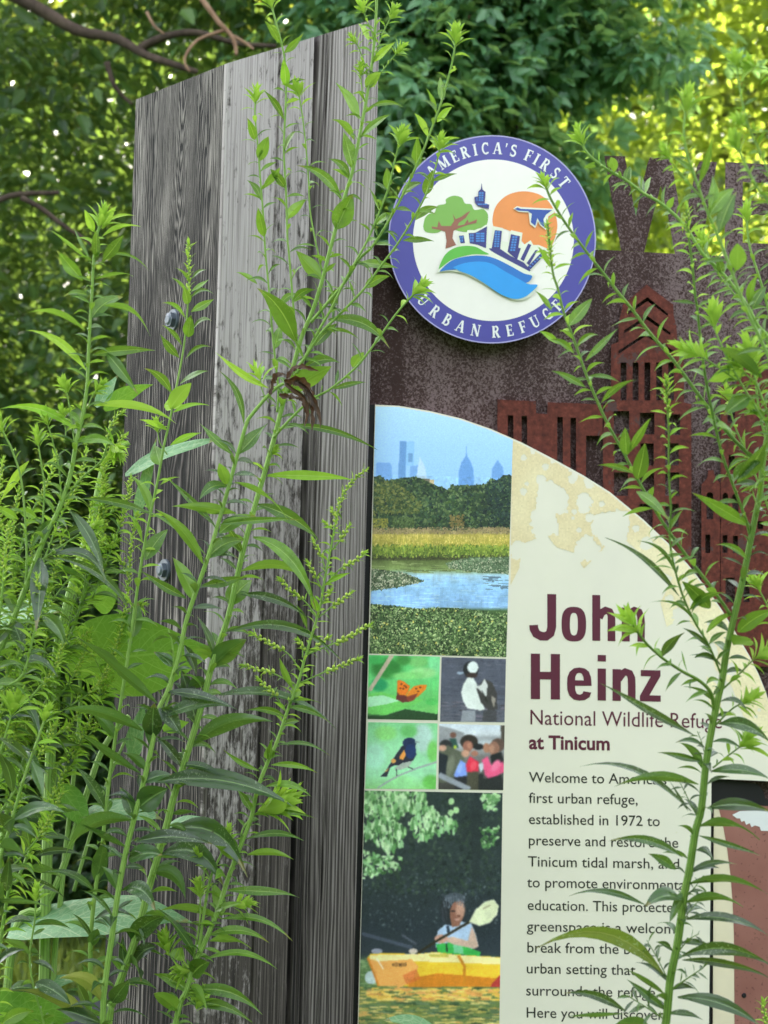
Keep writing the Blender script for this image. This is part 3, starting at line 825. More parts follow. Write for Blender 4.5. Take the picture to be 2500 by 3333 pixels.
def G(ch):
    if ch == 'I': return stroke([(.16, 0), (.16, 1)], TK) + serif(.16, 0) + serif(.16, 1), .34
    if ch == 'E': return stroke([(.16, 0), (.16, 1)], TK) + bar(.02, 0, .62, TN) + bar(.02, 1 - TN, .60, 1) + bar(.2, .47, .5, .47 + TN) + bar(.55, 0, .62, .26) + bar(.53, .76, .60, 1) + bar(.45, .38, .5, .64), .64
    if ch == 'F': return stroke([(.16, 0), (.16, 1)], TK) + serif(.16, 0) + bar(.02, 1 - TN, .60, 1) + bar(.2, .45, .5, .45 + TN) + bar(.53, .74, .60, 1) + bar(.45, .36, .5, .62), .60
    if ch == 'T': return stroke([(.33, 0), (.33, 1)], TK) + serif(.33, 0) + bar(.0, 1 - TN, .66, 1) + bar(.0, .74, .07, 1) + bar(.59, .74, .66, 1), .66
    if ch == 'A': return stroke([(.08, 0), (.36, 1)], TN) + stroke([(.40, 1), (.68, 0)], TK) + bar(.18, .3, .58, .38) + serif(.08, 0, .26) + serif(.68, 0, .32), .78
    if ch == 'M': return stroke([(.10, 0), (.12, 1)], TN) + stroke([(.14, 1), (.46, .05)], TK) + stroke([(.46, .05), (.76, 1)], TN) + stroke([(.80, 0), (.80, 1)], TK) + serif(.10, 0, .26) + serif(.8, 0) + serif(.1, 1, .22) + serif(.82, 1, .26), .95
    if ch == 'N': return stroke([(.12, 0), (.12, 1)], TN) + stroke([(.12, 1), (.66, .02)], TK) + stroke([(.68, 0), (.68, 1)], TN) + serif(.12, 0, .28) + serif(.68, 1, .28) + serif(.1, 1, .22), .80
    if ch == 'R': return stroke([(.16, 0), (.16, 1)], TK) + serif(.16, 0) + bar(.02, 1 - TN, .3, 1) + stroke(arc(.32, .74, .22, .22, 90, -90), .16) + bar(.2, .48, .36, .48 + TN) + stroke([(.36, .5), (.64, 0)], TK) + serif(.68, 0, .2), .74
    if ch == 'B': return stroke([(.16, 0), (.16, 1)], TK) + bar(.02, 1 - TN, .32, 1) + bar(.02, 0, .34, TN) + stroke(arc(.32, .75, .19, .21, 90, -90), .16) + stroke(arc(.34, .27, .23, .23, 90, -90), .17) + bar(.2, .47, .36, .55), .64
    if ch == 'U': return stroke([(.16, 1), (.16, .34)] + arc(.38, .3, .22, .26, 180, 270, 8)[1:], TK, .12) + stroke(arc(.38, .3, .25, .26, 270, 360, 8) + [(.64, 1)], TN) + serif(.16, 1) + serif(.64, 1, .26), .78
    if ch == 'C': return stroke(arc(.38, .5, .28, .45, 50, 310, 20), .15) + bar(.56, .70, .63, .98) + bar(.58, .06, .63, .2), .66
    if ch == 'G': return stroke(arc(.38, .5, .28, .45, 50, 330, 20), .15) + bar(.56, .70, .63, .98) + bar(.50, .0, .68, .44) + bar(.44, .38, .74, .45), .76
    if ch == 'S': return stroke(arc(.28, .74, .18, .2, 40, 265, 12) + arc(.3, .26, .21, .23, 85, -140, 12), .16) + bar(.44, .74, .5, 1) + bar(.05, 0, .11, .28), .56
    if ch == "'": return stroke([(.10, 1), (.06, .66)], .16, .06), .18
    return [], .3
mb = MB()
cnt = [0]
def put_arc(ch, ang, rad, hgt, inward=False, cx=1604, cy=781):
    polys, wd = G(ch)
    a = R(ang)
    up = (math.cos(a), -math.sin(a)) if not inward else (-math.cos(a), math.sin(a))
    rt = (-up[1], up[0])                    # screen direction of reading (y down)
    ox, oy = cx + math.cos(a) * rad, cy - math.sin(a) * rad
    for p in polys:
        cnt[0] += 1
        q = [(ox + rt[0] * (x - wd / 2) * hgt * 0.92 + up[0] * (y - .5) * hgt, oy + rt[1] * (x - wd / 2) * hgt * 0.92 + up[1] * (y - .5) * hgt) for x, y in p]
        plate(mb, [q], None, 0.0005 + 0.00001 * cnt[0])
for ch, a in zip("AMERICA'S", (131.5, 122.5, 114.6, 107.6, 101, 94.8, 87, 81.6, 77)): put_arc(ch, a, 299, 38)
for ch, a in zip("FIRST", (67, 61.5, 55, 47, 39)): put_arc(ch, a, 299, 38)
obj('upper_lettering', mb, M_WHITE, EM)
mb = MB()
for ch, a in zip("URBAN", (221, 231, 240.2, 249.6, 259.3)): put_arc(ch, a, 299, 38, True)
for ch, a in zip("REFUGE", (272, 280.6, 289, 297.4, 306.4, 314.8)): put_arc(ch, a, 299, 38, True)
obj('lower_lettering', mb, M_WHITE, EM)

# ------------------------------------------------------------------ printed pictures painted cell by cell on flat meshes
class Canvas:
    def __init__(s, quad, step=2.6):
        (s.tl, s.tr, s.br, s.bl) = [np.array(q, float) for q in quad]
        s.w = int(max(np.linalg.norm(s.tr - s.tl), np.linalg.norm(s.br - s.bl)) / step)
        s.h = int(max(np.linalg.norm(s.bl - s.tl), np.linalg.norm(s.br - s.tr)) / step)
        u = (np.arange(s.w) + .5) / s.w
        v = (np.arange(s.h) + .5) / s.h
        U, V = np.meshgrid(u, v)
        s.P = (s.tl * ((1 - U) * (1 - V))[..., None] + s.tr * (U * (1 - V))[..., None] + s.br * (U * V)[..., None] + s.bl * ((1 - U) * V)[..., None])
        s.X, s.Y = s.P[..., 0], s.P[..., 1]
        s.C = np.zeros((s.h, s.w, 3)) + 128
        s.A = np.ones((s.h, s.w), bool)
        s.tf = lambda p: p
    def win(s, x0, y0, x1, y1):
        gx = (s.tl[0] + s.bl[0]) / 2; gy = (s.tl[1] + s.tr[1]) / 2
        sx_ = s.w / (np.linalg.norm(s.tr - s.tl)); sy_ = s.h / (np.linalg.norm(s.bl - s.tl))
        a = lambda q, lo, hi: int(min(max(q, lo), hi))
        return slice(a((y0 - gy - 16) * sy_, 0, s.h), a((y1 - gy + 18) * sy_, 0, s.h)), slice(a((x0 - gx - 26) * sx_, 0, s.w), a((x1 - gx + 26) * sx_, 0, s.w))
    def inside(s, pts):
        p = s.tf(pts)
        xs, ys = [q[0] for q in p], [q[1] for q in p]
        w_ = s.win(min(xs), min(ys), max(xs), max(ys))
        X, Y = s.X[w_], s.Y[w_]
        m = np.zeros(X.shape, bool)
        n = len(p)
        for i in range(n):
            (x1, y1), (x2, y2) = p[i], p[(i + 1) % n]
            if y1 == y2: continue
            m ^= ((y1 > Y) != (y2 > Y)) & (X < (x2 - x1) * (Y - y1) / (y2 - y1) + x1)
        return w_, m
    def poly(s, pts, col, mixf=1.0):
        w_, m = s.inside(pts)
        s.C[w_][m] = s.C[w_][m] * (1 - mixf) + np.array(col, float) * mixf
    def line(s, pts, wd, col):
        for q in stroke(pts, wd): s.poly(q, col)
    def ell(s, cx, cy, rx, ry, col, ang=0.0, soft=False):
        ca, sa = math.cos(ang), math.sin(ang)
        c, e = s.tf([(cx, cy), (cx + 100, cy)])
        k = math.hypot(e[0] - c[0], e[1] - c[1]) / 100
        rx, ry = rx * k, ry * k
        m_ = max(rx, ry) * (1.6 if soft else 1)
        w_ = s.win(c[0] - m_, c[1] - m_, c[0] + m_, c[1] + m_)
        dx, dy = s.X[w_] - c[0], s.Y[w_] - c[1]
        d = ((dx * ca + dy * sa) / rx) ** 2 + ((-dx * sa + dy * ca) / ry) ** 2
        f = np.clip(1.6 - d, 0, 1) ** 1.5 if soft else (d < 1).astype(float)
        s.C[w_] = s.C[w_] * (1 - f[..., None]) + np.array(col, float) * f[..., None]
    def vgrad(s, stops):
        """stops: (y, colour) in the current transform's coordinates"""
        ys = [s.tf([(300, y)])[0][1] for y, c in stops]
        for k in range(3):
            s.C[..., k] = np.interp(s.Y, ys, [c[k] for y, c in stops])
    def blobs(s, poly_, n, pal, r0, r1, asp=0.6, ang=(0, 3.14), jit=12):
        xs, ys = [q[0] for q in poly_], [q[1] for q in poly_]
        k = 0
        while k < n:
            x, y = rnd.uniform(min(xs), max(xs)), rnd.uniform(min(ys), max(ys))
            ins = False
            for i in range(len(poly_)):
                (x1, y1), (x2, y2) = poly_[i], poly_[(i + 1) % len(poly_)]
                if (y1 > y) != (y2 > y) and x < (x2 - x1) * (y - y1) / (y2 - y1) + x1: ins = not ins
            k += 1
            if not ins: continue
            c = rnd.choice(pal)
            j = rnd.uniform(-jit, jit)
            r = rnd.uniform(r0, r1)
            s.ell(x, y, r, r * asp, (c[0] + j, c[1] + j, c[2] + j), rnd.uniform(*ang))
    def noise(s, amp, sx=1, sy=1):
        nz = np.random.RandomState(3).normal(size=(s.h // sy + 1, s.w // sx + 1))
        s.C += np.kron(nz, np.ones((sy, sx)))[:s.h, :s.w, None] * amp
    def tone(s, amp):
        for sc, k in ((0.012, 1.0), (0.035, 0.8), (0.10, 0.7)):
            g = np.array([[noise.noise((x * sc, y * sc, 7 * k)) for x in s.X[0, ::2]] for y in s.Y[::2, 0]])
            g = np.kron(g, np.ones((2, 2)))[:s.h, :s.w]
            s.C *= (1 + g * amp * k)[..., None]
    def blur(s, n=1):
        for _ in range(n):
            p = np.pad(s.C, ((1, 1), (1, 1), (0, 0)), mode='edge')
            s.C = (p[:-2, 1:-1] + p[2:, 1:-1] + p[1:-1, :-2] + p[1:-1, 2:] + 2 * p[1:-1, 1:-1]) / 6
    def build(s, name, parent, off, mat, bri=1.25):
        U, V = np.meshgrid(np.arange(s.w + 1) / s.w, np.arange(s.h + 1) / s.h)
        P = (s.tl * ((1 - U) * (1 - V))[..., None] + s.tr * (U * (1 - V))[..., None] + s.br * (U * V)[..., None] + s.bl * ((1 - U) * V)[..., None]).reshape(-1, 2)
        d = np.stack([(P[:, 0] - 1250) / F, -(P[:, 1] - 1666.5) / F, -np.ones(len(P))], 1) @ np.array(CM).T
        nrm = np.array(SN)
        t_ = (np.array(SO + SN * off - CAM) @ nrm) / (d @ nrm)
        V3 = np.array(CAM) + d * t_[:, None] - np.array(parent['_o'])
        i = np.arange(s.h)[:, None] * (s.w + 1) + np.arange(s.w)[None, :]
        Fq = np.stack([i, i + s.w + 1, i + s.w + 2, i + 1], -1)[s.A].astype(np.int32)
        c = np.clip(s.C, 0, 255)[s.A] / 255
        lin = np.where(c <= 0.04045, c / 12.92, ((c + 0.055) / 1.055) ** 2.4) * bri
        me = bpy.data.meshes.new(name)
        me.vertices.add(len(V3)); me.vertices.foreach_set("co", V3.astype(np.float32).ravel())
        me.loops.add(Fq.size); me.loops.foreach_set("vertex_index", Fq.ravel())
        me.polygons.add(len(Fq))
        me.polygons.foreach_set("loop_start", np.arange(len(Fq), dtype=np.int32) * 4)
        me.polygons.foreach_set("loop_total", np.full(len(Fq), 4, dtype=np.int32))
        me.update(calc_edges=True)
        at_ = me.color_attributes.new("ink", 'FLOAT_COLOR', 'CORNER')
        rgba = np.concatenate([lin, np.ones((len(lin), 1))], 1).astype(np.float32)
        at_.data.foreach_set("color", np.repeat(rgba, 4, axis=0).ravel())
        me.materials.append(mat)
        o = bpy.data.objects.new(name, me)
        S.collection.objects.link(o)
        o.parent = parent
        return o
t = NT('printed_ink')
an = t.new('ShaderNodeVertexColor')
an.layer_name = 'ink'
M_INK = t.done(an.outputs[0], 0.28, 0.5)

BOARD = thing('interpretive_panel', sp(1700, 3330, -0.02), 'cream printed welcome panel with an arched top and wildlife photographs', 'sign panel')
arcpts = [(1221, 1317), (1300, 1321), (1400, 1338), (1500, 1362), (1600, 1397), (1700, 1441), (1800, 1493), (1900, 1548), (1986, 1602), (2095, 1692), (2175, 1768), (2240, 1838), (2298, 1912), (2350, 1985), (2400, 2068), (2440, 2135), (2470, 2195), (2492, 2250), (2520, 2340), (2540, 2440), (2546, 2545)]
outl = arcpts + [(2316, 2534), (2308, 3340), (2300, 4200), (1140, 4200)]
t = NT('cream_print')
cc = t.objco()
spn = t.noise(cc, 70, 6, 0.7)
ccol = t.mix(t.math('MULTIPLY', t.math('GREATER_THAN', spn, 0.70), 0.25), t.ramp(t.noise(cc, 6, 4), [(0.3, srgb(228, 222, 206)), (0.7, srgb(234, 228, 210))]), srgb(205, 200, 140))
M_BOARD = t.done(ccol, 0.3, 0.5)
M_BOARD.node_tree.nodes['Principled BSDF'].inputs['Coat Weight'].default_value = 0.15
mb = MB()
plate(mb, [outl], -0.0355, 0.0)
obj('board', mb, M_BOARD, BOARD)
# dark strip standing in for the shaded gap between the board and the post
mb = MB(); plate(mb, [[(1196, 1317), (1219, 1317), (1136, 4200), (1110, 4200)]], -0.034, -0.004); obj('gap_shade_strip', mb, M_DARK, BOARD)

def keep_below_arc(cv, dy=0):
    ax, ay = [p[0] for p in arcpts], [p[1] + dy for p in arcpts]
    cv.A &= cv.Y > np.interp(cv.X, ax, ay)

# tan splatter print
cv = Canvas([(1668, 1400), (2500, 1400), (2500, 2480), (1655, 2480)], 2.6)
keep_below_arc(cv, 7)
cv.C[:] = (208, 192, 154)
mk = np.zeros(cv.A.shape, bool)
def zone(pts):
    w_, m = cv.inside(pts)
    mk[w_] |= m
zone([(1640, 1380), (1900, 1500), (2010, 1580), (2030, 1700), (1960, 1790), (1900, 1850), (1870, 1800), (1810, 1780), (1780, 1740), (1700, 1770), (1690, 1850), (1640, 1950)])
zone([(1960, 1560), (2100, 1670), (2200, 1760), (2330, 1930), (2440, 2110), (2500, 2240), (2500, 2420), (2420, 2330), (2380, 2230), (2330, 2180), (2300, 2080), (2230, 2010), (2170, 2040), (2150, 1960), (2190, 1880), (2120, 1840), (2040, 1760)])
zone([(2300, 2200), (2350, 2240), (2345, 2330), (2310, 2290)])
ns = np.array([[noise.noise((x * 0.02, y * 0.02, 0)) + 0.5 * noise.noise((x * 0.06, y * 0.06, 5)) for x in cv.X[0, ::4]] for y in cv.Y[::4, 0]])
ns = np.kron(ns, np.ones((4, 4)))[:cv.h, :cv.w]
mk &= ns < 0.62
spl = [(1768, 1705, 48), (1795, 1630, 55), (1990, 1720, 62), (1900, 1630, 26), (1920, 1570, 20), (1760, 1560, 16), (1705, 1490, 10), (1735, 1470, 8), (1900, 1655, 18), (1862, 1560, 14), (1830, 1600, 12), (1960, 1640, 10), (1705, 1600, 12),
       (1715, 1575, 7), (1910, 1790, 44), (1690, 1790, 30), (1870, 1665, 9), (1885, 1725, 8), (2070, 1720, 12), (1918, 1685, 14), (2040, 1690, 8), (2105, 1770, 22), (2180, 1950, 14), (2215, 2010, 30), (2260, 1960, 18), (1980, 1580, 12), (2300, 2120, 36), (2380, 2180, 20), (1800, 1500, 9), (1775, 1520, 12), (2350, 2260, 16)]
for (x, y, r) in spl:
    ph = rnd.uniform(0, 6)
    dx, dy = cv.X - x, cv.Y - y
    a_ = np.arctan2(dy, dx)
    rr = r * (1 + 0.07 * np.sin(a_ * 3 + ph) + 0.05 * np.sin(a_ * 5 + ph * 3) + 0.22 * ns * (1 + np.sin(a_ * 11 + ph)))
    mk &= ~(dx * dx + dy * dy < rr * rr)
lt = np.array([[noise.noise((x * 0.008, y * 0.008, 2)) for x in cv.X[0, ::4]] for y in cv.Y[::4, 0]])
lt = np.kron(lt, np.ones((4, 4)))[:cv.h, :cv.w]
f = np.clip(0.0 + lt * 0.8 + np.clip((cv.X - 1960) / 500, 0, 0.6), 0, 0.8)[..., None]
cv.C = cv.C * (1 - f) + np.array((224, 214, 178)) * f
cv.noise(3, 2, 2)
cv.A &= mk
cv.build('splatter_print', BOARD, 0.0004, M_INK)

# the long marsh photograph
cv = Canvas([(1223, 1318), (1672, 1331), (1648, 2139), (1202, 2127)], 2.4)
keep_below_arc(cv, 5)
cv.tf = lambda pts: [(1180 + x / 2.602, 1300 + y / 2.602) for x, y in pts]
cv.vgrad([(50, (176, 212, 238)), (400, (160, 200, 240)), (720, (150, 192, 236)), (1080, (150, 130, 95)), (1125, (150, 135, 90)), (1150, (186, 168, 84)), (1235, (160, 150, 64)), (1260, (122, 140, 56)), (1320, (82, 96, 44)), (1350, (58, 60, 40)),
          (1370, (96, 110, 62)), (1440, (128, 146, 88)), (1490, (168, 200, 220)), (1560, (150, 192, 228)), (1700, (144, 184, 228)), (1760, (140, 178, 220)), (1790, (70, 95, 55)), (2180, (80, 100, 60))])
for p, c in (([(112, 680), (115, 545), (130, 535), (235, 538), (245, 560), (252, 690)], (122, 166, 226)), ([(300, 690), (318, 355), (372, 355), (360, 700)], (104, 148, 204)), ([(372, 358), (440, 358), (436, 560), (368, 560)], (142, 188, 232)),
             ([(385, 458), (428, 458), (425, 530), (385, 530)], (108, 150, 200)), ([(402, 560), (470, 560), (470, 690), (402, 690)], (122, 164, 220)), ([(452, 690), (470, 570), (485, 486), (530, 570), (548, 690)], (186, 210, 236)),
             ([(810, 740), (818, 600), (840, 530), (872, 480), (880, 385), (886, 480), (918, 530), (940, 600), (946, 740)], (106, 152, 212)), ([(1092, 690), (1100, 580), (1145, 512), (1192, 580), (1196, 690)], (110, 154, 212))): cv.poly(p, c)
cv.blur(1)
cv.poly([(510, 672), (610, 678), (606, 760), (510, 740)], (120, 112, 98)); cv.poly([(570, 676), (610, 678), (606, 760), (570, 740)], (196, 176, 140))
tb = [(90, 660), (150, 640), (200, 690), (300, 670), (450, 655), (560, 700), (640, 735), (720, 765), (760, 725), (900, 730), (1000, 720), (1060, 720), (1085, 665), (1130, 690), (1200, 640), (1260, 640), (1260, 1090), (1100, 1080), (800, 1110), (500, 1090), (90, 1100)]
cv.poly(tb, (50, 68, 48))
cv.blobs(tb, 2600, [(52, 74, 50), (38, 56, 46), (74, 94, 54), (30, 44, 46), (60, 84, 60), (96, 112, 74)], 6, 17)
cv.blobs([(90, 700), (300, 690), (500, 880), (480, 960), (90, 980)], 700, [(96, 104, 56), (80, 92, 52), (60, 76, 46), (116, 118, 66)], 6, 15)
cv.blobs([(1050, 690), (1250, 660), (1240, 1080), (1060, 1080)], 420, [(26, 40, 46), (36, 54, 50), (50, 70, 56)], 6, 15)
cv.blobs([(90, 1010), (220, 1010), (220, 1090), (90, 1090)], 160, [(140, 136, 60), (120, 120, 60)], 5, 10)
cv.blobs([(250, 1000), (440, 1000), (430, 1100), (250, 1100)], 200, [(92, 112, 66), (74, 92, 56)], 5, 12)
cv.blobs([(740, 980), (860, 980), (860, 1070), (740, 1080)], 120, [(132, 112, 68), (112, 100, 62)], 5, 11)
cv.blobs([(90, 1090), (1250, 1080), (1250, 1140), (90, 1140)], 700, [(150, 128, 96), (120, 110, 80), (166, 146, 104)], 4, 9)
cv.blobs([(90, 1150), (1250, 1150), (1250, 1240), (90, 1240)], 700, [(190, 172, 88), (170, 158, 72), (204, 186, 104)], 4, 14, 0.4, (1.2, 1.9))
cv.blobs([(90, 1230), (1250, 1230), (1250, 1330), (90, 1340)], 900, [(126, 144, 58), (100, 120, 50), (150, 160, 70), (80, 100, 44)], 5, 14, 0.5, (1.2, 1.9))
cv.blobs([(90, 1325), (1240, 1315), (1240, 1360), (90, 1362)], 260, [(58, 56, 40), (48, 50, 36), (80, 84, 50)], 4, 9)
for k in range(70):
    y = rnd.uniform(1375, 1470); x = rnd.uniform(90, 1100)
    cv.ell(x, y, rnd.uniform(20, 80), 3, rnd.choice([(110, 124, 74), (140, 152, 98), (96, 108, 64)]))
for k in range(90):
    y = rnd.uniform(1500, 1770); x = rnd.uniform(90, 1230)
    cv.ell(x, y, rnd.uniform(20, 90), 3, rnd.choice([(158, 198, 230), (136, 178, 222), (170, 204, 230)]))
for k in range(26):
    cv.ell(rnd.uniform(1040, 1240), rnd.uniform(1500, 1610), rnd.uniform(20, 60), 4, (96, 120, 140))
padc = [(120, 138, 108), (172, 172, 146), (62, 82, 58), (92, 112, 82), (190, 186, 164), (48, 64, 46)]
cv.poly([(700, 1385), (900, 1345), (1250, 1335), (1250, 1480), (1000, 1472), (740, 1432)], (84, 104, 78))
cv.blobs([(700, 1380), (900, 1340), (1250, 1335), (1250, 1480), (1000, 1470), (720, 1430)], 900, padc[:1] + padc[2:4] + padc[:2], 4, 9)
cv.poly([(60, 1430), (350, 1470), (530, 1540), (300, 1592), (60, 1622)], (84, 98, 72))
cv.blobs([(60, 1430), (350, 1465), (540, 1540), (300, 1596), (60, 1625)], 800, padc, 4, 10)
fg = [(60, 1730), (300, 1752), (500, 1775), (640, 1762), (800, 1770), (1000, 1790), (1230, 1810), (1230, 2190), (40, 2190)]
cv.poly(fg, (62, 84, 52))
cv.blobs(fg, 5200, [(70, 96, 56), (128, 150, 98), (40, 58, 34), (170, 182, 132), (88, 112, 66), (30, 44, 28), (106, 130, 84)], 5, 13, 0.5)
cv.blobs(fg, 60, [(206, 196, 104)], 6, 11)
sky_ = cv.C[:int(cv.h * .28)].copy(); cv.tone(0.14); cv.C[:int(cv.h * .28)] = sky_
cv.noise(4)
cv.build('marsh_photo', BOARD, 0.0005, M_INK)

q4 = lambda pts: [(1180 + x / 3.318, 2100 + y / 3.318) for x, y in pts]
# orange butterfly on a leaf
cv = Canvas(q4([(68, 105), (836, 125), (812, 810), (55, 798)]), 2.2); cv.tf = q4
cv.vgrad([(100, (92, 190, 108)), (400, (104, 200, 118)), (700, (110, 196, 104)), (800, (40, 70, 44))])
for a in ((260, 250, 170, 110, (52, 128, 58)), (180, 430, 90, 70, (40, 150, 96)), (600, 180, 110, 60, (120, 190, 110)), (780, 200, 70, 120, (128, 216, 150)), (440, 160, 80, 60, (66, 140, 66)), (650, 300, 150, 60, (152, 216, 140)), (500, 330, 180, 40, (130, 206, 120)), (150, 160, 90, 50, (70, 176, 90))): cv.ell(*a[:4], a[4], 0, True)
cv.blur(2)
cv.poly([(292, 108), (346, 108), (95, 500), (58, 480)], (186, 170, 150))
cv.poly([(58, 530), (200, 505), (420, 560), (660, 590), (560, 640), (420, 690), (250, 758), (58, 740)], (112, 200, 98))
cv.poly([(58, 560), (220, 540), (400, 600), (250, 640), (58, 670)], (190, 236, 208), 0.8)
cv.poly([(580, 690), (810, 650), (810, 745), (640, 720)], (120, 200, 110))
cv.poly([(55, 765), (250, 760), (460, 690), (812, 745), (812, 815), (55, 800)], (42, 72, 46))
cv.ell(745, 610, 65, 38, (88, 190, 96))
cv.poly([(375, 388), (395, 375), (440, 388), (515, 445), (485, 520), (420, 600), (366, 585), (372, 500)], (226, 118, 38))
cv.poly([(500, 500), (560, 442), (640, 425), (694, 430), (685, 475), (600, 555), (520, 600), (430, 612)], (230, 132, 42))
cv.poly([(372, 505), (400, 540), (450, 540), (520, 565), (500, 615), (430, 618), (364, 585)], (104, 46, 48))
cv.poly([(470, 560), (600, 520), (560, 590), (500, 615)], (140, 62, 50))
for p in ((420, 420), (455, 440), (440, 470), (410, 465), (580, 470), (625, 455), (600, 500), (470, 455)): cv.ell(*p, 12, 9, (110, 50, 30))
cv.tone(0.07); cv.blur(1); cv.noise(4); cv.build('butterfly_photo', BOARD, 0.0005, M_INK)
# black and white duck on grey water
cv = Canvas(q4([(855, 128), (1550, 150), (1534, 832), (838, 826)]), 2.2); cv.tf = q4
cv.vgrad([(130, (84, 86, 102)), (500, (80, 82, 98)), (830, (96, 96, 110))])
for k in range(170):
    cv.ell(rnd.uniform(840, 1550), rnd.uniform(140, 830), rnd.uniform(20, 80), rnd.uniform(2, 6), rnd.choice([(92, 94, 112), (68, 70, 86), (104, 104, 120), (74, 74, 88)]))
for k in range(60):
    cv.ell(rnd.uniform(840, 1550), rnd.uniform(600, 830), rnd.uniform(20, 60), rnd.uniform(3, 7), rnd.choice([(62, 58, 68), (120, 112, 128), (84, 78, 90)]))
cv.poly([(1080, 700), (1220, 710), (1220, 826), (1060, 826)], (146, 148, 158)); cv.poly([(1310, 700), (1450, 700), (1450, 826), (1290, 826)], (62, 60, 64), .7)
cv.poly([(1135, 348), (1195, 350), (1235, 420), (1262, 560), (1322, 690), (1280, 708), (1130, 682), (1085, 600), (1065, 510), (1090, 420)], (226, 230, 226))
cv.poly([(1230, 470), (1310, 362), (1400, 400), (1452, 520), (1456, 695), (1360, 705), (1280, 620)], (62, 58, 60))
cv.poly([(1205, 450), (1280, 430), (1318, 362), (1352, 430), (1338, 560), (1300, 520), (1250, 470)], (206, 206, 204)); cv.poly([(1390, 540), (1440, 580), (1420, 680), (1395, 600)], (150, 140, 132)); cv.poly([(1280, 470), (1330, 560), (1370, 640), (1330, 600)], (40, 38, 40))
cv.ell(1172, 262, 84, 90, (34, 34, 42)); cv.ell(1192, 240, 60, 64, (228, 234, 234)); cv.ell(1180, 325, 62, 28, (60, 44, 44)); cv.ell(1056, 300, 40, 15, (152, 166, 186)); cv.blur(1)
cv.tone(0.07); cv.blur(1); cv.noise(4); cv.build('duck_photo', BOARD, 0.0005, M_INK)
# small black and orange bird on a twig
cv = Canvas(q4([(62, 832), (810, 845), (792, 1556), (28, 1550)]), 2.2); cv.tf = q4
cv.vgrad([(830, (128, 200, 140)), (1100, (150, 212, 164)), (1400, (158, 220, 174)), (1560, (142, 206, 130))])
for a in ((650, 1000, 110, 160, (176, 206, 196)), (760, 1150, 60, 120, (120, 196, 100)), (130, 1200, 120, 140, (170, 226, 196)), (250, 950, 120, 80, (136, 206, 120)), (740, 1480, 90, 80, (110, 190, 90)), (420, 1480, 120, 80, (150, 216, 150)), (500, 930, 90, 70, (110, 190, 110))): cv.ell(*a[:4], a[4], 0, True)
cv.blur(3)
cv.line([(165, 1542), (270, 1475), (400, 1405), (600, 1325), (800, 1262)], 17, (156, 168, 166))
cv.line([(365, 1330), (372, 1410)], 9, (60, 60, 66)); cv.line([(490, 1315), (550, 1340)], 9, (60, 60, 66))
cv.poly([(425, 1090), (570, 1080), (582, 1180), (545, 1250), (430, 1300), (340, 1300), (300, 1320), (262, 1420), (195, 1418), (250, 1360), (330, 1230)], (42, 42, 60))
cv.ell(508, 1056, 72, 58, (34, 46, 84)); cv.ell(520, 1150, 60, 80, (36, 52, 100)); cv.poly([(340, 1330), (430, 1272), (535, 1250), (505, 1312), (400, 1348)], (168, 178, 168))
cv.poly([(405, 1195), (450, 1128), (470, 1185), (440, 1240), (402, 1232)], (228, 152, 76)); cv.ell(335, 1250, 28, 24, (212, 152, 84)); cv.poly([(240, 1370), (290, 1320), (270, 1360)], (220, 160, 90)); cv.poly([(565, 1030), (620, 1050), (568, 1058)], (130, 150, 150))
cv.tone(0.07); cv.blur(1); cv.noise(4); cv.build('songbird_photo', BOARD, 0.0005, M_INK)
# children with binoculars
cv = Canvas(q4([(830, 850), (1536, 866), (1520, 1566), (820, 1556)]), 2.2); cv.tf = q4
cv.vgrad([(850, (206, 214, 226)), (960, (216, 220, 228)), (1000, (160, 162, 168)), (1060, (190, 196, 204)), (1200, (120, 116, 116)), (1560, (62, 58, 58))])
cv.poly([(830, 870), (960, 900), (1100, 950), (1060, 1060), (830, 1080)], (150, 150, 156)); cv.poly([(1490, 866), (1536, 866), (1530, 1080), (1500, 1020)], (80, 72, 66))
cv.ell(980, 970, 34, 30, (118, 78, 68)); cv.poly([(940, 1010), (1010, 1010), (1040, 1110), (950, 1120)], (52, 84, 80)); cv.ell(1000, 1100, 16, 20, (190, 206, 70))
cv.ell(900, 1080, 66, 60, (46, 44, 52)); cv.poly([(824, 1150), (920, 1075), (1000, 1125), (1090, 1160), (1105, 1260), (985, 1480), (820, 1480)], (94, 97, 84)); cv.poly([(822, 1160), (922, 1190), (900, 1430), (822, 1420)], (34, 38, 50)); cv.ell(865, 1110, 42, 34, (204, 156, 136))
cv.poly([(985, 1400), (1060, 1235), (1125, 1285), (1138, 1432), (1000, 1430)], (126, 152, 226)); cv.poly([(980, 1430), (1300, 1390), (1320, 1562), (1000, 1562)], (40, 38, 48)); cv.poly([(1130, 1370), (1250, 1360), (1250, 1562), (1120, 1562)], (76, 72, 62))
cv.ell(1150, 1045, 96, 78, (50, 42, 42)); cv.ell(1138, 1092, 56, 60, (152, 98, 84)); cv.ell(1112, 1170, 44, 40, (194, 146, 124)); cv.poly([(1115, 1290), (1160, 1200), (1255, 1262), (1252, 1362), (1128, 1372)], (216, 50, 78))
cv.ell(1462, 1080, 74, 74, (96, 74, 68)); cv.ell(1420, 1115, 58, 76, (152, 108, 92)); cv.poly([(1380, 1190), (1500, 1150), (1525, 1250), (1400, 1330)], (34, 34, 42)); cv.poly([(1285, 1240), (1350, 1200), (1405, 1330), (1522, 1250), (1525, 1372), (1372, 1452), (1322, 1402)], (232, 88, 134)); cv.poly([(1250, 1420), (1335, 1445), (1500, 1395), (1520, 1562), (1250, 1562)], (40, 40, 46))
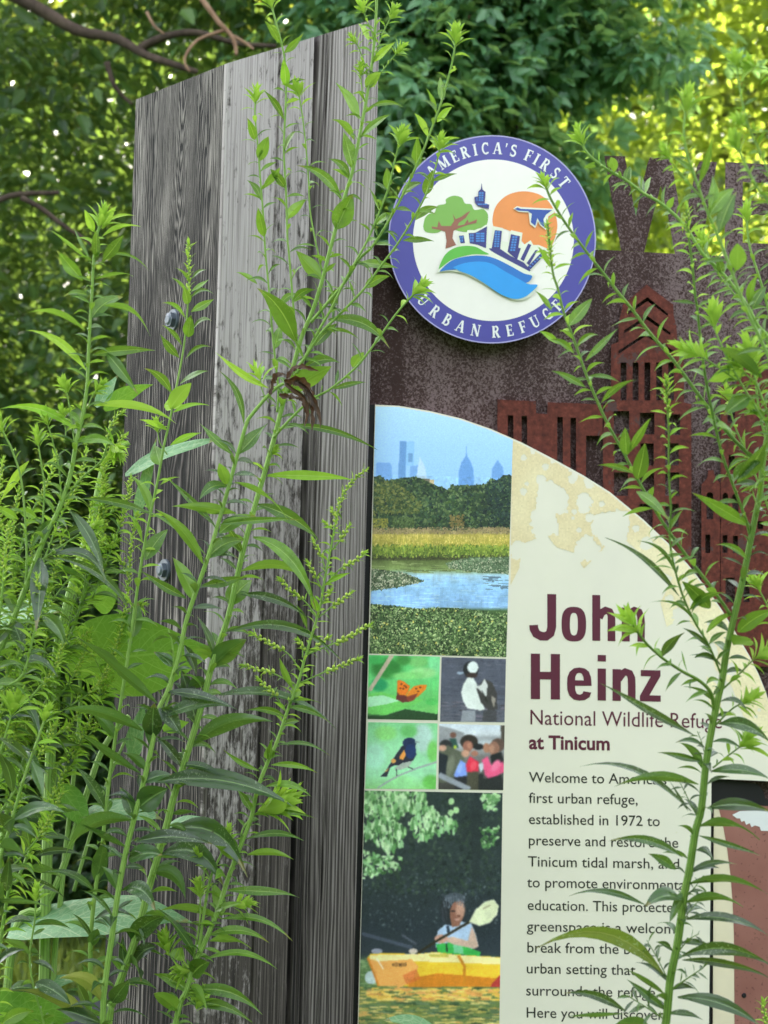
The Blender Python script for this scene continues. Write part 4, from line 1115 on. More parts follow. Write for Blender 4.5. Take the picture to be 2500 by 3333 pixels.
cv.ell(1250, 1096, 58, 34, (32, 32, 40)); cv.ell(1340, 1110, 38, 54, (170, 120, 98)); cv.ell(1210, 1170, 40, 30, (160, 108, 92)); cv.poly([(1250, 1290), (1300, 1260), (1310, 1330), (1275, 1380)], (196, 204, 214)); cv.line([(824, 1400), (1160, 1560)], 60, (152, 156, 168)); cv.ell(1155, 1085, 22, 36, (176, 122, 104), 0, True); cv.ell(1400, 1120, 26, 44, (186, 136, 116), 0, True); cv.ell(1440, 1300, 40, 70, (246, 120, 160), 0.6, True); cv.ell(1200, 1300, 30, 50, (236, 80, 100), 0.3, True); cv.ell(1050, 1330, 30, 60, (150, 176, 240), 0.2, True); cv.ell(950, 1300, 40, 120, (120, 122, 108), 0.2, True); cv.blur(2)
cv.tone(0.07); cv.blur(1); cv.noise(4); cv.build('children_photo', BOARD, 0.0005, M_INK)
# paddler in a yellow kayak
q5 = lambda pts: [(1160 + x / 2.862, 2560 + y / 2.862) for x, y in pts]
cv = Canvas(q5([(78, 38), (1362, 62), (1322, 3000), (0, 3000)]), 2.4); cv.tf = q5
cv.vgrad([(40, (44, 54, 56)), (800, (44, 52, 58)), (1300, (40, 46, 58)), (1560, (48, 54, 66)), (1640, (92, 122, 80)), (1900, (112, 130, 76)), (3000, (90, 110, 66))])
cv.blobs([(78, 40), (1362, 60), (1350, 1000), (60, 1000)], 1500, [(40, 50, 54), (50, 62, 58), (36, 44, 50), (56, 70, 62), (46, 56, 60)], 8, 30)
cv.blobs([(60, 800), (1350, 800), (1340, 1350), (60, 1350)], 420, [(66, 76, 86), (84, 94, 100), (40, 46, 58), (54, 62, 74)], 4, 16)
cv.poly([(1060, 60), (1160, 60), (1150, 900), (1080, 900)], (38, 44, 52), .6)
cv.line([(50, 1370), (300, 1440), (520, 1500)], 34, (72, 78, 96)); cv.line([(420, 1380), (560, 1470)], 22, (76, 80, 94))
lf = [(150, 190, 142), (112, 162, 102), (190, 216, 172), (70, 108, 66), (170, 204, 150), (92, 140, 84)]
def hang(poly_, n, r0=16, r1=44): cv.blobs(poly_, n, lf, r0, r1, 0.38, (1.15, 2.0))
hang([(75, 60), (170, 40), (640, 40), (660, 180), (740, 220), (780, 300), (660, 330), (500, 240), (300, 330), (78, 280)], 520)
hang([(480, 330), (600, 250), (760, 260), (930, 330), (930, 430), (820, 420), (720, 460), (620, 520), (520, 470)], 260)
hang([(70, 340), (340, 300), (460, 420), (440, 540), (300, 620), (200, 540), (72, 480)], 300)
cv.blobs([(68, 600), (420, 670), (400, 780), (200, 820), (66, 860)], 170, lf, 12, 28, 0.6)
for p in ((885, 140), (930, 220), (880, 245)): cv.ell(*p, 28, 32, (170, 206, 150))
cv.blobs([(1170, 70), (1330, 70), (1340, 230), (1180, 200)], 80, lf, 12, 30, 0.55); cv.blobs([(1150, 380), (1330, 380), (1300, 560), (1170, 560)], 60, lf[3:], 10, 28, 0.55)
cv.blobs([(0, 1600), (130, 1600), (200, 1860), (0, 1900)], 200, [(108, 140, 92), (140, 166, 116), (84, 116, 76)], 8, 30, 0.25, (0, .2))
cv.blobs([(0, 1870), (1330, 1870), (1330, 3000), (0, 3000)], 1500, [(112, 122, 66), (190, 172, 96), (82, 104, 70), (214, 192, 124), (96, 116, 84), (150, 150, 84), (64, 86, 60), (200, 160, 90)], 14, 70, 0.16, (-.08, .12))
cv.blobs([(100, 1880), (1330, 1880), (1330, 1990), (150, 1990)], 200, [(226, 184, 84), (236, 200, 110), (222, 160, 90)], 14, 60, 0.2, (-.08, .12))
cv.ell(140, 1780, 62, 62, (192, 208, 208)); cv.ell(900, 1140, 120, 150, (40, 42, 52)); cv.ell(920, 1040, 96, 50, (76, 82, 94)); cv.blobs([(800, 1000), (1020, 1000), (1020, 1100), (800, 1150)], 60, [(110, 118, 132), (60, 64, 76)], 6, 14)
cv.poly([(735, 1440), (760, 1340), (830, 1285), (900, 1300), (960, 1255), (1070, 1275), (1112, 1370), (1138, 1480), (1090, 1510), (740, 1500)], (172, 192, 222)); cv.poly([(868, 1180), (1000, 1180), (960, 1300), (890, 1310)], (146, 98, 82))
cv.ell(938, 1175, 64, 104, (150, 100, 86)); cv.ell(970, 1130, 34, 50, (186, 146, 128)); cv.ell(900, 1160, 22, 9, (50, 40, 44)); cv.ell(972, 1158, 18, 8, (50, 40, 44)); cv.ell(940, 1238, 26, 10, (196, 150, 140))
cv.ell(968, 1150, 44, 80, (196, 148, 130), 0, True); cv.ell(955, 1205, 16, 12, (120, 72, 62)); [cv.line([(820 + k * 22, 1080 + abs(k - 4) * 12), (812 + k * 24, 1010 + abs(k - 4) * 14)], 7, (104, 110, 124)) for k in range(9)]; [cv.line([(795 + k * 9, 1120), (790 + k * 8, 1260)], 5, (58, 60, 72)) for k in range(7)]
cv.poly([(742, 1470), (1000, 1440), (1040, 1500), (1160, 1540), (1150, 1580), (760, 1550)], (60, 176, 82)); cv.line([(840, 1460), (845, 1545)], 16, (34, 60, 44)); cv.poly([(900, 1460), (985, 1450), (1000, 1560), (910, 1550)], (120, 200, 150)); cv.line([(850, 1300), (862, 1370)], 26, (46, 56, 76))
cv.poly([(780, 1420), (900, 1400), (1040, 1440), (1075, 1300), (1112, 1380), (1138, 1490), (1100, 1512), (900, 1470)], (206, 172, 156)); cv.ell(790, 1420, 62, 40, (200, 150, 134))
cv.line([(560, 1562), (760, 1432), (1060, 1258)], 22, (46, 38, 30)); cv.poly([(1048, 1262), (1108, 1150), (1200, 1070), (1280, 1052), (1328, 1110), (1312, 1200), (1240, 1272), (1150, 1302)], (220, 222, 186)); cv.line([(1180, 1140), (1250, 1105)], 14, (176, 168, 130)); cv.ell(530, 1535, 42, 26, (204, 186, 176)); cv.ell(190, 1535, 52, 26, (150, 150, 170))
kay = [(106, 1590), (130, 1560), (260, 1552), (560, 1560), (740, 1540), (930, 1566), (1345, 1590), (1336, 1868), (1100, 1856), (700, 1868), (208, 1862), (160, 1730)]
cv.poly(kay, (240, 196, 58))
cv.poly([(120, 1570), (560, 1562), (740, 1545), (930, 1570), (1345, 1595), (1345, 1660), (900, 1640), (500, 1630), (200, 1640), (130, 1620)], (246, 228, 160)); cv.poly([(500, 1790), (760, 1740), (1336, 1790), (1336, 1868), (700, 1868), (480, 1866)], (214, 130, 40)); cv.poly([(1270, 1830), (1336, 1760), (1336, 1868), (1250, 1866)], (190, 60, 60))
cv.poly([(106, 1600), (200, 1630), (520, 1610), (580, 1680), (540, 1780), (430, 1866), (208, 1862)], (240, 170, 92)); cv.poly([(430, 1760), (560, 1700), (600, 1790), (470, 1850)], (218, 110, 60), .7); cv.line([(106, 1600), (160, 1730), (208, 1862)], 18, (220, 130, 50))
cv.line([(950, 1575), (1010, 1680), (1000, 1850)], 26, (206, 130, 40)); cv.poly([(660, 1560), (860, 1560), (860, 1590), (700, 1592)], (206, 190, 90)); cv.line([(190, 1600), (250, 1700)], 10, (240, 240, 230))
for k in range(9): cv.ell(342 + k * 15, 1660, 5, 16 + (k % 3) * 3, (96, 66, 44))
cv.blur(1); cv.tone(0.07); cv.blur(1); cv.noise(4); cv.build('kayak_photo', BOARD, 0.0005, M_INK)

# bold condensed headline, drawn as strokes in photo pixels
M_MAROON = flat('maroon_ink', srgb(92, 30, 54), 0.35, 0.5, 0.05)
M_BLACKINK = flat('black_ink', srgb(44, 40, 36), 0.35, 0.5, 0.05)
def ringglyph(x0, x1, y0, y1, w, wt):
    """superellipse ring"""
    def se(a, b, cx, cy, n=40, p=2.7):
        o = []
        for k in range(n):
            th_ = 2 * math.pi * k / n
            c, s_ = math.cos(th_), math.sin(th_)
            o.append((cx + a * math.copysign(abs(c) ** (2 / p), c), cy + b * math.copysign(abs(s_) ** (2 / p), s_)))
        return o
    cx, cy, a, b = (x0 + x1) / 2, (y0 + y1) / 2, (x1 - x0) / 2, (y1 - y0) / 2
    return se(a, b, cx, cy), se(a - w, b - wt, cx, cy)
hl = MB()
hk = [0]
SK = lambda x, y: (x, y + (x - 1722) * 0.021)          # lines of print run very slightly downhill in the photo
def hplate(loops):
    hk[0] += 1
    plate(hl, [[SK(*p) for p in l] for l in loops], None, 0.0004 + 0.00002 * hk[0])
def hst(pts, w): hplate([stroke(pts, w)[0]])
def arch_n(x0, x1, ytop, ybase, w):
    hst([(x0 + w / 2, ytop + 2), (x0 + w / 2, ybase)], w)
    m = x1 - w / 2
    hst([(x0 + w * .7, ytop + 34), (x0 + w * 1.15, ytop + 17), ((x0 + x1) / 2 + 3, ytop + 10), (m - 7, ytop + 15), (m - 1, ytop + 30), (m, ytop + 48), (m, ybase)], w * .92)
base = 2082
hst([(1796, 1932), (1796, 2040), (1791, 2060), (1778, 2070), (1762, 2070), (1746, 2062), (1738, 2046), (1737, 2034)], 29)      # J
hplate(list(ringglyph(1828, 1908, 1972, 2085, 27, 20)))                                                                         # o
hst([(1941, 1932), (1941, 2081)], 26)                                                                                           # h
hst([(1950, 2006), (1958, 1989), (1972, 1981), (1984, 1985), (1990, 1998), (1990.5, 2016), (1990.5, 2081)], 25)
arch_n(2024, 2100, 1969, 2081, 26)                                                                                              # n
b2 = 2275
hst([(1743, 2127), (1743, b2)], 30); hst([(1808, 2127), (1808, b2)], 30); hst([(1756, 2198), (1796, 2198)], 25)                 # H
e_o = [(1925, 2250), (1919, 2265), (1904, 2275), (1886, 2277), (1868, 2274), (1854, 2262), (1847, 2243), (1846, 2222), (1847, 2202), (1854, 2184), (1868, 2172), (1886, 2169), (1904, 2172), (1917, 2182), (1924, 2200), (1926, 2228),
       (1872, 2229), (1873, 2244), (1878, 2255), (1887, 2258), (1896, 2254), (1899, 2246)]
hplate([e_o, [(1872, 2211), (1900, 2211), (1899, 2199), (1894, 2189), (1886, 2186), (1878, 2189), (1873, 2199)]])                # e
hst([(1959, 2171), (1959, b2)], 27); hst([(1959, 2127), (1959, 2148)], 27)                                                      # i
arch_n(1994, 2070, 2170, b2, 27)                                                                                                # n
hplate([[(2086, 2173), (2150, 2173), (2150, 2192), (2114, 2255), (2151, 2255), (2151, b2), (2083, b2), (2083, 2257), (2119, 2193), (2086, 2193)]])  # z
obj('headline', hl, M_MAROON, BOARD)

# running text set with the built-in font, fitted line by line
dg = bpy.context.evaluated_depsgraph_get
def text_line(mb, s, x0, x1, ybase, cap, bold=0.0, k=0, slope=0.021):
    """text from x0 to x1 (photo pixels) on a baseline starting at ybase, capital height cap"""
    cu = bpy.data.curves.new('line_of_text', 'FONT')
    cu.body = s
    cu.size = 1.0
    cu.offset = bold
    cu.resolution_u = 3
    ob = bpy.data.objects.new('line_of_text', cu)
    S.collection.objects.link(ob)
    bpy.context.view_layer.update()
    me = bpy.data.meshes.new_from_object(ob.evaluated_get(dg()))
    vs = [v.co.copy() for v in me.vertices]
    fs = [list(p.vertices) for p in me.polygons]
    bpy.data.objects.remove(ob)
    bpy.data.meshes.remove(me)
    bpy.data.curves.remove(cu)
    w_ = max(v.x for v in vs)
    sx_ = (x1 - x0) / w_
    sy_ = cap / 0.70
    pts = [sp(x0 + v.x * sx_ + v.y * sy_ * slope * 0, ybase + v.x * sx_ * slope - v.y * sy_, 0.0004 + k * 0.00002) for v in vs]
    # keep faces turned to the reader
    out = []
    for f in fs:
        n_ = (pts[f[1]] - pts[f[0]]).cross(pts[f[2]] - pts[f[0]])
        out.append(f if n_.dot(SN) > 0 else f[::-1])
    mb.add(pts, out)
mb = MB(); text_line(mb, "National Wildlife Refuge", 1722, 2350, 2358, 49, 0.0); obj('refuge_line', mb, M_MAROON, BOARD)
mb = MB(); text_line(mb, "at Tinicum", 1722, 1985, 2437, 44, 0.028, slope=0.016); obj('place_line', mb, M_MAROON, BOARD)
mb = MB()
for k, (s_, x0, x1, yb) in enumerate((("Welcome to America's", 1722, 2170, 2546), ("first urban refuge,", 1721, 2076, 2613), ("established in 1972 to", 1720, 2148, 2682), ("preserve and restore the", 1719, 2208, 2751),
                                      ("Tinicum tidal marsh, and", 1718, 2211, 2820), ("to promote environmental", 1716, 2238, 2888), ("education. This protected", 1716, 2214, 2962), ("greenspace is a welcome", 1715, 2222, 3031),
                                      ("break from the busy", 1714, 2119, 3100), ("urban setting that", 1712, 2069, 3168), ("surrounds the refuge.", 1711, 2143, 3240), ("Here you will discover", 1711, 2160, 3312))):
    text_line(mb, s_, x0, x1, yb, 34, 0.004, 0, 0.017)
obj('body_text', mb, M_BLACKINK, BOARD)

# ------------------------------------------------------------------ the second, lower panel at the right edge
MAP = thing('lower_panel', sp(2430, 3330, -0.03), 'reddish-brown printed panel with cream border at the lower right edge', 'sign panel')
mb = MB(); plate(mb, [[(2324, 2600), (2700, 2612), (2700, 4200), (2316, 4200)]], -0.0355, -0.016); obj('board', mb, flat('panel_border', srgb(226, 214, 186), 0.35, 0.5, 0.03), MAP)
t = NT('brown_print')
bc = t.objco()
bb = t.ramp(t.noise(bc, 3.0, 4), [(0.3, srgb(112, 62, 58)), (0.7, srgb(176, 122, 112))])
bb = t.mix(t.math('MULTIPLY', t.math('GREATER_THAN', t.noise(bc, 190, 3), 0.64), 0.6), bb, srgb(80, 40, 40))
M_BROWN = t.done(bb, 0.35, 0.5)
ledge = [(2330, 2604), (2342, 2640), (2356, 2700), (2368, 2770), (2378, 2850), (2385, 2940), (2389, 3040), (2391, 3340), (2386, 4200)]
mb = MB(); plate(mb, [ledge + [(2695, 4200), (2695, 2616)]], None, -0.0155); obj('brown_print', mb, M_BROWN, MAP)
t4 = lambda pts: [(1700 + x / 2.074, 2200 + y / 2.074) for x, y in pts]
mb = MB(); plate(mb, [t4([(1418, 938), (1470, 912), (1560, 905), (1720, 915), (1720, 1048), (1612, 1046), (1602, 1018), (1570, 1010), (1548, 1022), (1535, 994), (1512, 1006), (1500, 978), (1480, 986), (1470, 962), (1448, 962)])], None, -0.0150); obj('white_shape', mb, M_WHITE, MAP)
mb = MB(); plate(mb, [t4([(1275, 690), (1590, 730), (1625, 775), (1640, 830), (1700, 850), (1700, 880), (1275, 860)])], None, -0.0148); obj('dark_band', mb, M_DARK, MAP)
mb = MB(); disc_prism(mb, sp(2422, 3240, -0.0155), SN, 0.0042, 0.003, 0, 0.003, 20); obj('screw', mb, M_DARK, MAP)
mb = MB(); plate(mb, [[(2310, 2536), (2321, 2537), (2310, 4200), (2300, 4200)]], -0.034, -0.012); obj('gap_shade_strip', mb, M_DARK, MAP)  # dark strip painted in for the shadowed gap between the two panels

# ------------------------------------------------------------------ plants
UP = Vector((0, 0, 1))
WPROF = [0.10, 0.45, 0.78, 0.97, 1.0, 0.88, 0.68, 0.43, 0.20, 0.01]
WBROAD = [0.12, 0.62, 0.88, 1.0, 0.99, 0.90, 0.74, 0.54, 0.30, 0.02]
def bez(a, c, b, t_): return a * (1 - t_) ** 2 + c * (2 * t_ * (1 - t_)) + b * t_ * t_
def add_leaf(mb, B, T, w, arch_, face, prof=WPROF, fold=0.27, mi=0, ctrl=None, wave=0.0, nx=4):
    """leaf from base B to tip T, width w (m); arch_ lifts the middle; face = rough direction of its upper side"""
    L = (T - B).length
    up = Vector((0, 0, 1))
    d = (T - B).normalized()
    side0 = d.cross(face)
    if side0.length < 1e-4: side0 = d.cross(Vector((0.3, 0.2, 1)))
    side0.normalize()
    nrm0 = side0.cross(d).normalized()
    lift = (up - d * up.dot(d))
    if lift.length < 0.25: lift = nrm0
    lift.normalize()
    C_ = (B + T) / 2 + lift * (arch_ * L * 1.6) if ctrl is None else ctrl
    n = len(prof)
    vs, fs, uvs = [], [], []
    ph = rnd.uniform(0, 6)
    tw, bend, hook = rnd.uniform(-0.75, 0.75), rnd.uniform(-0.07, 0.07) * L, rnd.uniform(0.0, 0.10) * L
    if prof is not WPROF: tw, bend, hook = tw * 0.25, bend * 0.3, hook * 0.3
    for i in range(n):
        u = i / (n - 1)
        p = bez(B, C_, T, u) + side0 * (bend * math.sin(math.pi * u)) - UP * (hook * u ** 4)
        tg = ((C_ - B) * (2 * (1 - u)) + (T - C_) * (2 * u))
        tg = tg.normalized() if tg.length > 1e-6 else d
        sd_ = tg.cross(nrm0)
        if sd_.length < 1e-3: sd_ = side0
        sd_.normalize()
        sd_ = Matrix.Rotation(tw * u, 3, tg) @ sd_
        nn = sd_.cross(tg).normalized()
        hw = w * 0.5 * prof[i]
        for k in range(nx + 1):
            q = 2 * k / nx - 1
            wv = wave * w * math.sin(u * 9 + ph + q * 2) * abs(q)
            vs.append(p + sd_ * (hw * q) + nn * (abs(q) * hw * fold * 2 * (1 - 0.4 * abs(q)) + wv))
            uvs.append((0.5 + q / 2, u))
    for i in range(n - 1):
        for k in range(nx):
            a = i * (nx + 1) + k
            fs.append((a, a + 1, a + nx + 2, a + nx + 1))
    mb.add(vs, fs, uvs, mi)
class Stem:
    """a stem traced in photo pixels at a depth, from foot to tip"""
    def __init__(s, pts, Y, w0, w1, dy=0.0, Y1=None):
        n = len(pts)
        Y1 = Y if Y1 is None else Y1
        P = []
        acc = [0]
        for a, b in zip(pts, pts[1:]): acc.append(acc[-1] + math.hypot(b[0] - a[0], b[1] - a[1]))
        for (x, y), l in zip(pts, acc):
            f = l / acc[-1]
            P.append(at(x, y, Y + (Y1 - Y) * f + dy * math.sin(f * 2.5)))
        s.path = smooth_path(P, 5)
        m = len(s.path)
        k = Y / F / 2 * 0.84
        s.rad = [(w0 + (w1 - w0) * (i / (m - 1))) * k for i in range(m)]
        s.acc = [0.0]
        for a, b in zip(s.path, s.path[1:]): s.acc.append(s.acc[-1] + (b - a).length)
        s.len = s.acc[-1]
        s.px = Y / F
    def ev(s, l):
        l = max(0.0, min(l, s.len - 1e-6))
        for i in range(len(s.path) - 1):
            if s.acc[i + 1] >= l:
                f = (l - s.acc[i]) / max(1e-9, s.acc[i + 1] - s.acc[i])
                return s.path[i].lerp(s.path[i + 1], f), (s.path[i + 1] - s.path[i]).normalized(), s.rad[i]
        return s.path[-1], (s.path[-1] - s.path[-2]).normalized(), s.rad[-1]
def grow(mb, st, gap, l0, l1, a=0.0, b=1.0, wr=0.2, mi=0, jit=0.25, droop=0.45, phase=None, rise=0.75, wmax=1.0, young=2.0):
    """leaves in a spiral along a stem: every gap px, l0 px long at the foot to l1 at the tip"""
    l = st.len * a + gap * st.px * rnd.random()
    ph = rnd.uniform(0, 6.28) if phase is None else phase
    while l < st.len * b:
        f = l / st.len
        p, tg, r = st.ev(l)
        ph += 2.39996 + rnd.uniform(-.3, .3)
        x = tg.cross(Vector((0.1, -1, 0.05))).normalized()
        y = tg.cross(x)
        out = x * math.cos(ph) + y * math.sin(ph)
        L = (l0 + (l1 - l0) * f) * st.px * rnd.uniform(1 - jit, 1 + jit)
        rs = rise * rnd.uniform(0.7, 1.3)
        B = p + out * r * 0.7
        d0 = (out + tg * rs).normalized()
        T = B + (out * 1.0 + tg * rs * 0.75 - UP * droop * rnd.uniform(0.3, 1.2)).normalized() * L * 0.94
        C_ = B + d0 * L * 0.5
        add_leaf(mb, B, T, L * wr * rnd.uniform(0.75, 1.25) * wmax * min(1.0, 75 * st.px / L + 0.45), 0, (tg * 0.8 + (CAM - B).normalized() * rnd.choice((0.9, 0.9, 0.4, -0.6)) - out * 0.4), ctrl=C_, mi=2 if f > young else mi)
        l += gap * st.px * rnd.uniform(0.7, 1.3) * (1.15 - 0.45 * f)
def tuft(mb, p, ax, size, n=17, mi=0, spread=1.0):
    """the whorl of young leaves at a shoot's tip"""
    ax = ax.normalized()
    x = ax.cross(Vector((0.2, -1, 0.1))).normalized()
    y = ax.cross(x)
    for k in range(n):
        f = k / (n - 1)
        a = k * 2.39996 + rnd.uniform(-.2, .2)
        out = x * math.cos(a) + y * math.sin(a)
        L = size * (0.85 - 0.45 * f) * rnd.uniform(0.8, 1.2)
        B = p + ax * size * (0.55 * f - 0.30) + out * size * 0.02
        op = (1.15 - 0.95 * f) * spread
        C_ = B + (out * op * 0.6 + ax).normalized() * L * 0.5
        T = C_ + (out * op * 1.5 + ax * (0.4 + 0.6 * f)).normalized() * L * 0.5
        add_leaf(mb, B, T, L * 0.30, 0, ax - out * 0.6, ctrl=C_, mi=mi, nx=2)
def ball(mb, c, r, ax, mi=0):
    ax = ax.normalized()
    x = ax.cross(Vector((0.3, -1, 0.2))).normalized()
    y = ax.cross(x)
    vs, fs = [c - ax * r * 1.25], []
    for t_, rr in ((-.6, .75), (.1, 1.0), (.8, .7)):
        vs += [c + ax * r * 1.25 * t_ + (x * math.cos(q * 1.0472) + y * math.sin(q * 1.0472)) * r * rr for q in range(6)]
    vs.append(c + ax * r * 1.3)
    for q in range(6):
        fs.append((0, 1 + (q + 1) % 6, 1 + q))
        for j in range(2):
            fs.append((1 + j * 6 + q, 1 + j * 6 + (q + 1) % 6, 7 + j * 6 + (q + 1) % 6, 7 + j * 6 + q))
        fs.append((13 + q, 13 + (q + 1) % 6, 19))
    mb.add(vs, fs, None, mi)
def spike(mb, st, a=0.45, size=6.0, br=26.0):
    """a flowering spike: round green buds and short bracts crowded along the end of a shoot"""
    l = st.len * a
    k = 0
    while l < st.len:
        p, tg, r = st.ev(l)
        f = l / st.len
        q = k * 2.39996
        x = tg.cross(Vector((0.1, -1, 0.05))).normalized()
        y = tg.cross(x)
        out = x * math.cos(q) + y * math.sin(q)
        sz = size * st.px * (1.05 - 0.35 * f) * rnd.uniform(0.8, 1.2)
        ball(mb, p + out * (r + sz * 0.7) + tg * sz * 0.5, sz, out + tg * 1.2, 0)
        if k % 2 == 0:
            L = br * st.px * rnd.uniform(0.7, 1.3)
            B = p + out * r
            add_leaf(mb, B, B + (out + tg * 0.9).normalized() * L, L * 0.17, 0.06, tg - out * .5, mi=1, nx=2)
        l += size * 1.05 * st.px
        k += 1
MATS_Y = [M_BUD, M_YOUNG]
def px_leaf(mb, Y, lf, mi=0, prof=WPROF):
    """a traced leaf: (base x, y, tip x, y, width px, arch, [tip nearer by m])"""
    bx, by, tx, ty, wpx = lf[:5]
    ar = lf[5] if len(lf) > 5 else 0.06
    dz = lf[6] if len(lf) > 6 else rnd.uniform(-0.03, 0.05)
    B, T = at(bx, by, Y), at(tx, ty, Y - dz)
    px = Y / F
    L2 = math.hypot(tx - bx, ty - by)
    face = (CAM - B).normalized() * 1.0 + UP * 0.42 + Vector((rnd.uniform(-.35, .35), 0, rnd.uniform(-.45, .25)))
    if rnd.random() < 0.30: face = (CAM - B).normalized() * -1.0 + UP * 0.6      # shows its lower side
    pr = WBROAD if wpx > 0.3 * L2 else prof
    add_leaf(mb, B, T, wpx * px * 1.12, ar, face, prof=pr, mi=mi, wave=0.04, nx=6)
def goldenrod(name, label, Y, stems, leaves=(), mat=None, stem_m=None, group='goldenrod stalks around the sign', withered=(), cat='goldenrod', yellow=()):
    """stems: dicts pts, w=(foot,tip) px, leaf=(gap,len foot,len tip), tip='tuft'|'spike'|None, sz"""
    st0 = stems[0]
    foot = at(*st0['pts'][0], Y)
    root = thing(name, (foot.x, foot.y, max(0.0, foot.z - 0.02)), label, cat, group)
    sm, fo = MB(), MB()
    for sd_ in stems:
        y0, y1 = sd_.get('Y', (Y, Y)) if isinstance(sd_.get('Y', Y), tuple) else (sd_.get('Y', Y),) * 2
        pts = list(sd_['pts'])
        if sd_ is st0 and pts[0][1] > 2900:                      # carry the main stem on down to the soil
            (x0, y0_), (x1, y1_) = pts[0], pts[1]
            slope = max(-0.35, min(0.35, (x0 - x1) / max(1, y0_ - y1_)))
            pts = [(x0 + slope * 500 + 0, 4700), (x0 + slope * 300, 3900)] + pts
        st = Stem(pts, y0, *sd_['w'], dy=sd_.get('dy', 0.0), Y1=y1)
        tube(sm, st.path, st.rad, 8)
        fx, fy = pts[0]
        if fy < 4000 and (sd_ is st0 or fx > 2500 or fx < -15):  # what the frame cuts off still runs down to the soil
            rx = st0['pts'][0][0] + (90 if fx > 1250 else -120)
            q = Stem([(rx, 4720), (rx + (fx - rx) * 0.3, 4720 - (4720 - fy) * 0.5), (fx, fy)], y0, sd_['w'][0] * 1.25, sd_['w'][0])
            tube(sm, q.path, q.rad, 8)
        if 'leaf' in sd_:
            g, a, b = sd_['leaf'][:3]
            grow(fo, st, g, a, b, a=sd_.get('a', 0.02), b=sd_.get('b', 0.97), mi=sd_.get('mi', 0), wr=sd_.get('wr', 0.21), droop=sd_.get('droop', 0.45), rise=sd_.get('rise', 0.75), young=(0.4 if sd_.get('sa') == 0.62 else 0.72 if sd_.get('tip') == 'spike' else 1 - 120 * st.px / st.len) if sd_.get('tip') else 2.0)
        sz = sd_.get('sz', 46) * st.px * 1.5
        if sd_.get('tip') == 'tuft':
            tb_ = MB()
            tuft(tb_, st.path[-1], st.path[-1] - st.path[-3], sz, sd_.get('n', 17), 1, sd_.get('spread', 1.0))
            obj('growing_tip', tb_, MATS_Y, root, True)
        elif sd_.get('tip') == 'spike':
            tb_ = MB()
            spike(tb_, st, sd_.get('sa', 0.4), sd_.get('bs', 5.5), sd_.get('br', 26))
            tuft(tb_, st.path[-1], st.path[-1] - st.path[-3], sz * 0.6, 8, 1, 0.6)
            obj('flower_spike', tb_, MATS_Y, root, True)
    tips = [sd_['pts'][-1] for sd_ in stems if sd_.get('tip')]
    for lf in leaves:
        near = min([math.hypot(lf[0] - q[0], lf[1] - q[1]) for q in tips] or [999])
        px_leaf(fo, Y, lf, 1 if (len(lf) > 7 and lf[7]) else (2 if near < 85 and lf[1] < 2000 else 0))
    obj('stem', sm, stem_m or M_STEM, root, True)
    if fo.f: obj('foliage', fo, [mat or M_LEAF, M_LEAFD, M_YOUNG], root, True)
    for lf in yellow:
        yb = MB()
        px_leaf(yb, Y, lf, 0)
        o = obj('yellowing_leaf', yb, M_YELLOW, root, True)
        o['label'] = 'yellowing spotted leaf'
    for nm, lfs, lab in withered:
        wb_ = MB()
        for pts, wpx in lfs:
            P = smooth_path([at(x, y, Y - 0.03) for x, y in pts], 6)
            n = len(P)
            vs, fs, uvs = [], [], []
            tw = rnd.uniform(0, 3)
            for i, p in enumerate(P):
                u = i / (n - 1)
                hw = wpx * Y / F * 0.42 * max(0.04, math.sin(math.pi * min(1, 0.12 + u * 0.88)) ** 0.8) * (1 + 0.25 * math.sin(i * 2.1 + tw))
                d = (P[min(i + 1, n - 1)] - P[max(i - 1, 0)]).normalized()
                sd2 = d.cross(Vector((0.2, -1, 0.15))).normalized()
                sd2 = Matrix.Rotation(0.9 * math.sin(u * 5 + tw), 3, d) @ sd2
                nn = sd2.cross(d)
                for q in (-1, -.35, 0.2, 1):
                    vs.append(p + sd2 * hw * q + nn * (hw * 1.1 * (abs(q) - 0.3) + hw * 0.35 * math.sin(i * 1.7 + q * 4)))
                    uvs.append((0.5 + q / 2, u))
            for i in range(n - 1):
                for k in range(3): fs.append((i * 4 + k, i * 4 + k + 1, i * 4 + k + 5, i * 4 + k + 4))
            wb_.add(vs, fs, uvs)
        o = obj(nm, wb_, M_DEAD, root, True)
        o['label'] = lab
    return root

